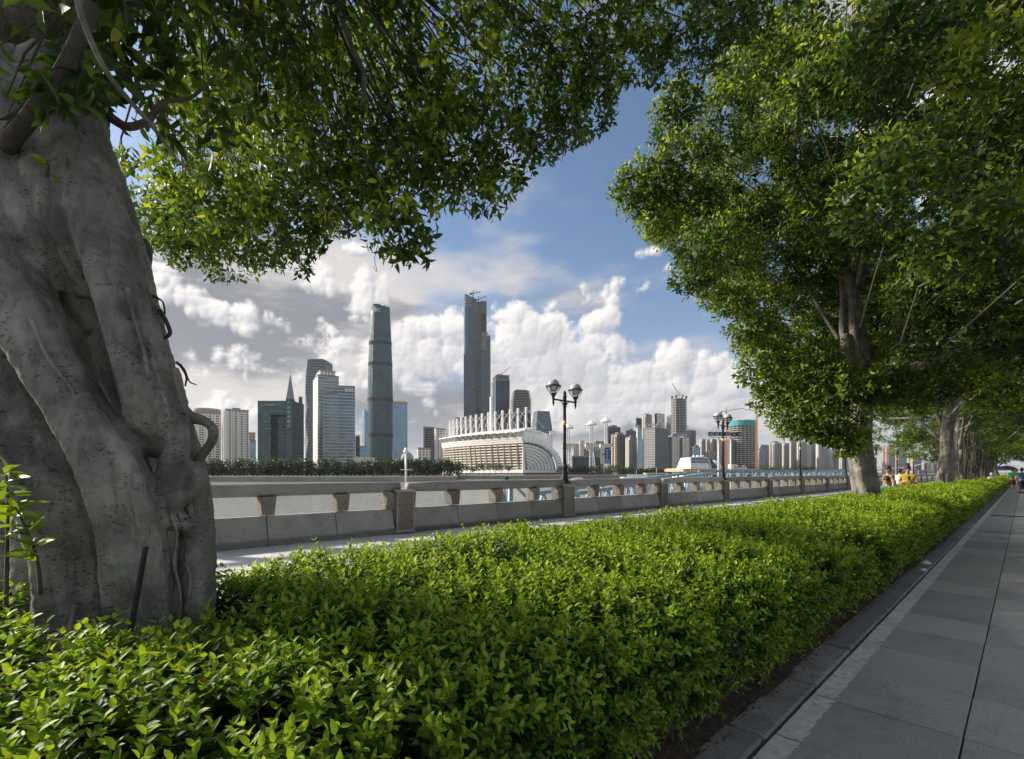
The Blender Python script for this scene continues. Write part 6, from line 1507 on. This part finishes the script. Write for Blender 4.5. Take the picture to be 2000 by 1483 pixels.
for lab, px, yb_, yt, D, jib, ang, s in (('orange tower crane behind the second lamp, long jib to the right', 1418.5, 905, 803, 960, 38, .15, 1.0), ('orange tower crane standing right of the round unfinished tower', 1477.5, 905, 803, 930, 22, math.pi - .1, 1.2)):
    b = Vector((*bx_(px, D), GZ)); t = empty('tower_crane', b, 0, lab, 'crane', 'orange tower cranes'); h = ztop(yt, D) - GZ; mb = MB(); k = int(h / 3)
    for i in range(k):
        z0, z1 = h * i / k, h * (i + 1) / k
        mb.beam((-1, -1, z0), (1, -1, z1), .35).beam((1, 1, z0), (-1, 1, z1), .35)
    for sx in (-1, 1):
        for sy in (-1, 1): mb.beam((sx, sy, 0), (sx, sy, h), .5)
    mb.build('mast', M['crane'], t); d = Vector((math.cos(ang), math.sin(ang), .16)); tp = Vector((0, 0, h))
    MB().beam(tp, tp + d * jib, 1.1).build('jib', M['crane'], t); MB().beam(tp, tp - d * jib * .32, 1.2).build('counter_jib', M['crane'], t)
    MB().beam(tp, tp + Vector((0, 0, 7)), .9).beam(tp + Vector((0, 0, 7)), tp + d * jib * .7, .25).beam(tp + Vector((0, 0, 7)), tp - d * jib * .3, .25).build('apex', M['crane'], t); kk_ = tp - d * jib * .3
    MB().box((kk_.x - 1.5, kk_.y - 1.5, kk_.z - 2.5), (kk_.x + 1.5, kk_.y + 1.5, kk_.z)).build('counterweight', M['concrete'], t); MB().box((.6, -2.4, h - 2.4), (2.2, -.8, h)).build('cab', M['white_paint'], t)
# suspension bridge far up the river
Db_ = 1350; br = empty('suspension_bridge', (*bx_(1790, Db_), WATER), 0, 'pale far suspension bridge glimpsed between the trunks', 'bridge'); k = Db_ / F
def bp(px, y, dy=0): return Vector(((px - 1790) * k, dy, ztop(y, Db_) - WATER))
MB().beam(bp(1480, 918.5), bp(2150, 918.0), 18, 3.0).build('deck', M['concrete'], br)
for px in (1600, 1880): MB().beam(Vector(((px - 1790) * k, 0, -3)), bp(px, 868), 7, 9).build('pylon', M['concrete'], br)
for a, b in ((1600, 1880), (1880, 2160)):
    cpts = [bp(a + (b - a) * f, 868 + 47 * (1 - (2*f - 1)**2)) for f in np.linspace(0, 1, 15)]; MB().tube(cpts, 1.1, 5).build('main_cable', M['white_paint'], br)
    mb = MB()
    for p_ in cpts[1:-1]: mb.beam(p_, Vector((p_.x, 0, bp(1790, 918).z)), .4)
    mb.build('hangers', M['white_paint'], br)
for px in range(1500, 2100, 60): MB().beam(Vector(((px - 1790) * k, 0, -3)), Vector(((px - 1790) * k, 0, bp(px, 919).z)), 6, 8).build('pier', M['concrete'], br)
# ------------------------------------------------------------------ people
def cloth(name, c): return plain(name, c, .85, 0, .12, 14, .4)
M['skin'] = plain('skin', (.42, .23, .15), .55, 0, .08, 10); M['hair'] = plain('hair', (.014, .011, .010), .5, 0, .3, 40, .5)
M['yellow'] = cloth('yellow_cotton', (.46, .37, .02)); M['olive'] = cloth('olive_yellow_vest', (.22, .20, .03)); M['white_c'] = cloth('white_cotton', (.72, .72, .70)); M['green_c'] = cloth('green_cotton', (.01, .24, .11))
M['brown_c'] = cloth('rust_shorts', (.22, .055, .03)); M['blue_c'] = cloth('blue_cotton', (.015, .16, .34)); M['navy_c'] = cloth('dark_trousers', (.02, .025, .04)); M['grey_c'] = cloth('pale_grey_shirt', (.50, .56, .56)); M['phone'] = plain('phone_black', (.01, .01, .012), .2)
def skinmesh(name, nodes, edges, mat, parent, sub=2):
    me = bpy.data.meshes.new(name); me.from_pydata([n[:3] for n in nodes], edges, []); o = bpy.data.objects.new(name, me); col.objects.link(o)
    sk = o.modifiers.new('skin', 'SKIN'); sk.use_smooth_shade = True
    for i, v in enumerate(me.skin_vertices[0].data): v.radius = (nodes[i][3], nodes[i][4] if len(nodes[i]) > 4 else nodes[i][3]); v.use_root = i == 0
    s = o.modifiers.new('sub', 'SUBSURF'); s.levels = s.render_levels = sub
    dg = bpy.context.evaluated_depsgraph_get(); m2 = bpy.data.meshes.new_from_object(o.evaluated_get(dg)); bpy.data.objects.remove(o); m2.name = name; m2.materials.clear(); m2.materials.append(mat)
    return link(name, m2, None, parent)
def person(label, loc, rz, h=1.62, shirt='yellow', legs='white_c', leglen=.42, arms='phone', sleeve=.5, bun=False, stride=.10, seated=False, cap=None, nod=.0, hold=None):
    t = empty('person', loc, rz, label, 'person'); k = h / 1.70
    J = {}
    hipz = .88 if not seated else .50
    J['pel'] = (0, 0, hipz + .04); J['waist'] = (0, 0, hipz + .17); J['chest'] = (0, .01, hipz + .38); J['neckb'] = (0, .015, hipz + .54); J['neck'] = (0, -.005, hipz + .60); J['head'] = (0, -.02 - nod, hipz + .70); J['crown'] = (0, -.01 - nod, hipz + .79)
    nodes = [(*J['pel'], .135, .10), (*J['waist'], .12, .09), (*J['chest'], .145, .10), (*J['neckb'], .085, .07), (*J['neck'], .05, .05), (*J['head'], .075, .088), (*J['crown'], .068, .08)]; edges = [(0, 1), (1, 2), (2, 3), (3, 4), (4, 5), (5, 6)]
    limbs = {}
    for s in (-1, 1):
        sh = (.185 * s, .015, hipz + .49)
        if arms == 'phone': el = (.245 * s, -.05, hipz + .23); wr = (.07 * s, -.25, hipz + .32)
        elif arms == 'reach' and s > 0: el = (.26, -.14, hipz + .32); wr = (.24, -.38, hipz + .34)
        else: el = (.235 * s, .03, hipz + .22); wr = (.245 * s, -.06, hipz - .02)
        b = len(nodes); nodes += [(*sh, .06), (*el, .042), (*wr, .030)]; edges += [(2, b), (b, b + 1), (b + 1, b + 2)]
        hd = Vector(wr) + (Vector(wr) - Vector(el)).normalized() * .05
        limbs['a%d' % s] = (sh, el, wr); nodes.append((*hd, .032, .018)); edges.append((b + 2, b + 3))
        for f_ in range(4):
            c = Vector(hd) + Vector(((f_ - 1.5) * .017, 0, 0)); tip = c + (Vector(wr) - Vector(el)).normalized() * (.055 + .01 * (f_ in (1, 2))) + Vector((0, .0, -.015)); nodes += [(*tip, .008)]; edges.append((b + 3, len(nodes) - 1))
        th_ = Vector(wr) + Vector((-s * .035, -.01, .0)) + (Vector(wr) - Vector(el)).normalized() * .055; nodes.append((*th_, .009)); edges.append((b + 2, len(nodes) - 1))
        if not seated: hp = (.09 * s, 0, hipz - .02); kn = (.10 * s, -.03 + stride * s * .8, .48); an = (.10 * s, .02 + stride * s, .09); toe = (.11 * s, -.13 + stride * s, .035)
        else: hp = (.10 * s, 0, hipz - .02); kn = (.14 * s, -.42, hipz + .02); an = (.13 * s, -.40, .09); toe = (.13 * s, -.54, .035)
        b = len(nodes); nodes += [(*hp, .088), (*kn, .056), (*an, .038), (*toe, .035)]; edges += [(0, b), (b, b + 1), (b + 1, b + 2), (b + 2, b + 3)]; limbs['l%d' % s] = (hp, kn, an, toe)
    def sc_(ns): return [(n[0]*k, n[1]*k, n[2]*k, *[r_ * k for r_ in n[3:]]) for n in ns]
    skinmesh('body', sc_(nodes), edges, M['skin'], t, 1)
    # shirt
    ns = [(*J['pel'][:2], J['pel'][2] + .02, .155, .118), (*J['waist'], .142, .11), (*J['chest'], .165, .118), (J['neckb'][0], J['neckb'][1], J['neckb'][2] - .015, .10, .08)]; es = [(0, 1), (1, 2), (2, 3)]
    for s in (-1, 1):
        sh, el, wr = limbs['a%d' % s]; b = len(ns); e2 = Vector(sh).lerp(Vector(el), sleeve); ns += [(*sh, .074), (*e2, .066)]; es += [(2, b), (b, b + 1)]
    skinmesh('shirt', sc_(ns), es, M[shirt], t, 2)
    ns = [(J['pel'][0], J['pel'][1], J['pel'][2] + .03, .15, .115), (J['pel'][0], J['pel'][1], J['pel'][2] - .05, .14, .11)]; es = [(0, 1)]
    for s in (-1, 1):
        hp, kn, an, toe = limbs['l%d' % s]; b = len(ns); ns += [(*hp, .105)]; es += [(1, b)]
        if leglen <= .5: ns += [(*Vector(hp).lerp(Vector(kn), leglen * 2), .085)]; es += [(b, b + 1)]
        else: ns += [(*kn, .075), (*Vector(kn).lerp(Vector(an), (leglen - .5) * 2), .06)]; es += [(b, b + 1), (b + 1, b + 2)]
        MB().hexa([Vector((toe[0] + dx, toe[1] + dy, 0)) * k for dx, dy in ((-.05, -.07), (.05, -.07), (.045, .20), (-.045, .20))], [Vector((toe[0] + dx, toe[1] + dy, .06 if dy < 0 else .09)) * k for dx, dy in ((-.04, -.05), (.04, -.05), (.04, .18), (-.04, .18))]).build('shoe', M['navy_c' if shirt != 'green_c' else 'white_c'], t)
    skinmesh('shorts' if leglen <= .5 else 'trousers', sc_(ns), es, M[legs], t, 2)
    hx, hy, hz = [c * k for c in J['head']]
    hm = MB().lathe([(.02, .135), (.062, .12), (.088, .075), (.096, .02), (.092, -.03), (.07, -.065)], 16); vs = []
    for v in hm.v: vs.append((v[0] * k, (v[1] + .018 + (.025 if v[2] < 0 else 0)) * k, v[2] * k))
    hm.v = [(hx + a, hy + b, hz + .035 * k + c) for a, b, c in vs]; hm.build('hair', M[cap] if cap else M['hair'], t, True)
    if bun: MB().lathe([(.01, -.05), (.045, -.03), (.05, 0), (.04, .035), (.01, .05)], 10, (hx, hy + .03 * k, hz + .19 * k)).build('bun', M['hair'], t, True)
    for s in (-1, 1):
        MB().lathe([(.001, -.012), (.010, 0), (.001, .012)], 8, (hx + .03 * s * k, hy - .083 * k, hz + .02 * k)).build('eye', M['hair'], t, True)
        MB().lathe([(.001, -.03), (.014, -.01), (.016, .015), (.001, .03)], 8, (hx + .082 * s * k, hy + .005, hz + .005)).build('ear', M['skin'], t, True)
    MB().hexa([Vector((hx + a, hy - .080 * k + b, hz - .025 * k)) for a, b in ((-.014, 0), (.014, 0), (.008, -.024), (-.008, -.024))], [Vector((hx + a, hy - .075 * k + b, hz + .022 * k)) for a, b in ((-.006, 0), (.006, 0), (.004, -.008), (-.004, -.008))]).build('nose', M['skin'], t)
    MB().box((hx - .02, hy - .088 * k, hz - .052 * k), (hx + .02, hy - .078 * k, hz - .044 * k)).build('mouth', M['brown_c'], t)
    if arms == 'phone':
        ph = MB().box((-.035, -.31, hipz + .34), (.035, -.30, hipz + .48)); ph.v = [tuple(c * k for c in v) for v in ph.v]; q = ph.build('phone', M['phone']); q.matrix_world = t.matrix_basis.copy(); q.location = t.location; q.rotation_euler = t.rotation_euler
        tag(q, hold or 'dark phone held up in both hands by a standing person', 'phone')
    return t
def ppos(px, D): return Vector(((px - 1000) / F * D, D, 0))
face = lambda px: math.atan2(-(px - 1000) / F, 1)   # turned to face the eye
person('woman in a yellow top and white shorts looking at her phone beyond the hedge', ppos(1772, 15.8), face(1772) + .15, 1.60, 'yellow', 'white_c', .3, 'phone', .35, bun=True, nod=.03, hold='dark phone in the hands of the woman in yellow')
person('person in an olive yellow vest half hidden by the braided trunk', ppos(1734, 15.2), face(1734) - 1.0, 1.58, 'olive', 'navy_c', .9, 'down', .4)
person('dark haired person bending low behind the hedge beside the braided trunk', ppos(1733.5, 14.6), face(1733) - .4, 1.62, 'blue_c', 'navy_c', .9, 'down', .4, seated=True, nod=.06)
cyc = person('person in a pale grey shirt on a bicycle by the balustrade, seen from behind', ppos(1757, 23.5) + Vector((0, 0, .26)), face(1757) + 2.4, 1.66, 'grey_c', 'navy_c', .5, 'reach', .5, seated=True)
person('walker in a green shirt and rust shorts, back turned, on the path', ppos(1977, 36.0), face(1977) + math.pi, 1.68, 'green_c', 'brown_c', .5, 'down', .5, stride=.16)
person('walker in a blue shirt and dark cropped trousers at the right edge', ppos(1995.5, 32.5), face(1995) + math.pi + .5, 1.66, 'blue_c', 'navy_c', .82, 'reach', .5, stride=.08)
person('small far walker in white beyond the green shirted one', ppos(1985.5, 52), face(1985), 1.62, 'white_c', 'olive', .8, 'down', .5)
person('far child in white and pale blue among the tree trunks', ppos(1936, 30), face(1936) + .6, 1.35, 'white_c', 'white_c', .5, 'down', .4, cap='white_c')
# bicycle
by = empty('bicycle', ppos(1757, 23.5), face(1757) + 2.4, 'dark bicycle under the person in the grey shirt', 'bicycle')
for y in (-.75, .35):
    mb = MB(); mb.tube([(0, y + .33 * math.cos(a), .34 + .33 * math.sin(a)) for a in np.linspace(0, 2 * math.pi, 25)], .018, 6); wh = mb.build('wheel', M['iron'], by, True)
    mb = MB()
    for a in np.linspace(0, math.pi, 8, endpoint=False): mb.beam((0, y - .32 * math.cos(a), .34 - .32 * math.sin(a)), (0, y + .32 * math.cos(a), .34 + .32 * math.sin(a)), .006)
    mb.build('spokes', M['white_paint'], wh)
MB().tube([(0, .35, .34), (0, -.02, .32), (0, .1, .72), (0, .35, .34)], .016, 6).tube([(0, .1, .70), (0, -.5, .78), (0, -.02, .32)], .018, 6).tube([(0, -.5, .95), (0, -.55, .7), (0, -.75, .34)], .016, 6).build('frame', M['iron'], by, True)
MB().tube([(-.28, -.42, .98), (0, -.5, .97), (.28, -.42, .98)], .014, 6).build('handlebar', M['iron'], by, True); MB().box((-.07, .0, .72), (.07, .24, .77)).build('saddle', M['iron'], by)
# dark sun umbrella over the far walkers
um = empty('umbrella', ppos(1964, 40) + Vector((0, 0, 1.0)), 0, 'dark open umbrella over the far walkers', 'umbrella')
MB().lathe([(.72, .62), (.62, .76), (.40, .88), (.18, .94), (.02, .96)], 8).build('canopy', M['navy_c'], um); MB().tube([(0, 0, 0), (0, 0, .98)], .010, 6).build('shaft', M['iron'], um)
for k in range(8): a = 2*math.pi*k/8; MB().beam((0, 0, .70), (.66*math.cos(a), .66*math.sin(a), .66), .008).build('rib', M['iron'], um)
# scraps of litter by the hedge
for k, (u, v, lab) in enumerate(((9.6, 1.03, 'crumpled white paper on the kerb by the hedge'), (8.9, .98, 'small white wrapper on the kerb near the paper'))):
    r = np.random.default_rng(90 + k); bm = bmesh.new(); bmesh.ops.create_icosphere(bm, subdivisions=2, radius=.06 if k == 0 else .035)
    for v_ in bm.verts: v_.co = Vector((v_.co.x * 1.5, v_.co.y, v_.co.z * .5)) * r.uniform(.6, 1.15)
    me = bpy.data.meshes.new('paper'); bm.to_mesh(me); bm.free(); o = link('paper_scrap', me, M['white_c'], None, uv(u, v, .03)); tag(o, lab, 'litter')
o = MB().hexa([Vector(p) for p in ((-.05, -.03, 0), (.05, -.03, 0), (.05, .03, 0), (-.05, .03, 0))], [Vector(p) for p in ((-.03, -.02, .05), (.04, -.02, .06), (.03, .02, .05), (-.04, .02, .04))]).build('pebble', M['brown_c'], None, loc=uv(17.0, 9.3, .0)); tag(o, 'small reddish stone lying on the promenade by the balustrade', 'stone')
# ------------------------------------------------------------------ air
hz_ = bpy.data.materials.new('haze'); hz_.use_nodes = True; w = NT(hz_.node_tree); w.n.clear(); out = w.node('ShaderNodeOutputMaterial'); pv = w.node('ShaderNodeVolumePrincipled')
pv.inputs['Color'].default_value = (.90, .93, .97, 1); pv.inputs['Density'].default_value = .00004; pv.inputs['Anisotropy'].default_value = .25; w.l.new(pv.outputs[0], out.inputs['Volume'])
hb = MB().box((-9500, -600, -14), (12500, 14500, 640)).build('haze', hz_); hb['kind'] = 'stuff'; hb['label'] = 'thin pale haze over the river and the far city'
cy.volume_bounces = 0
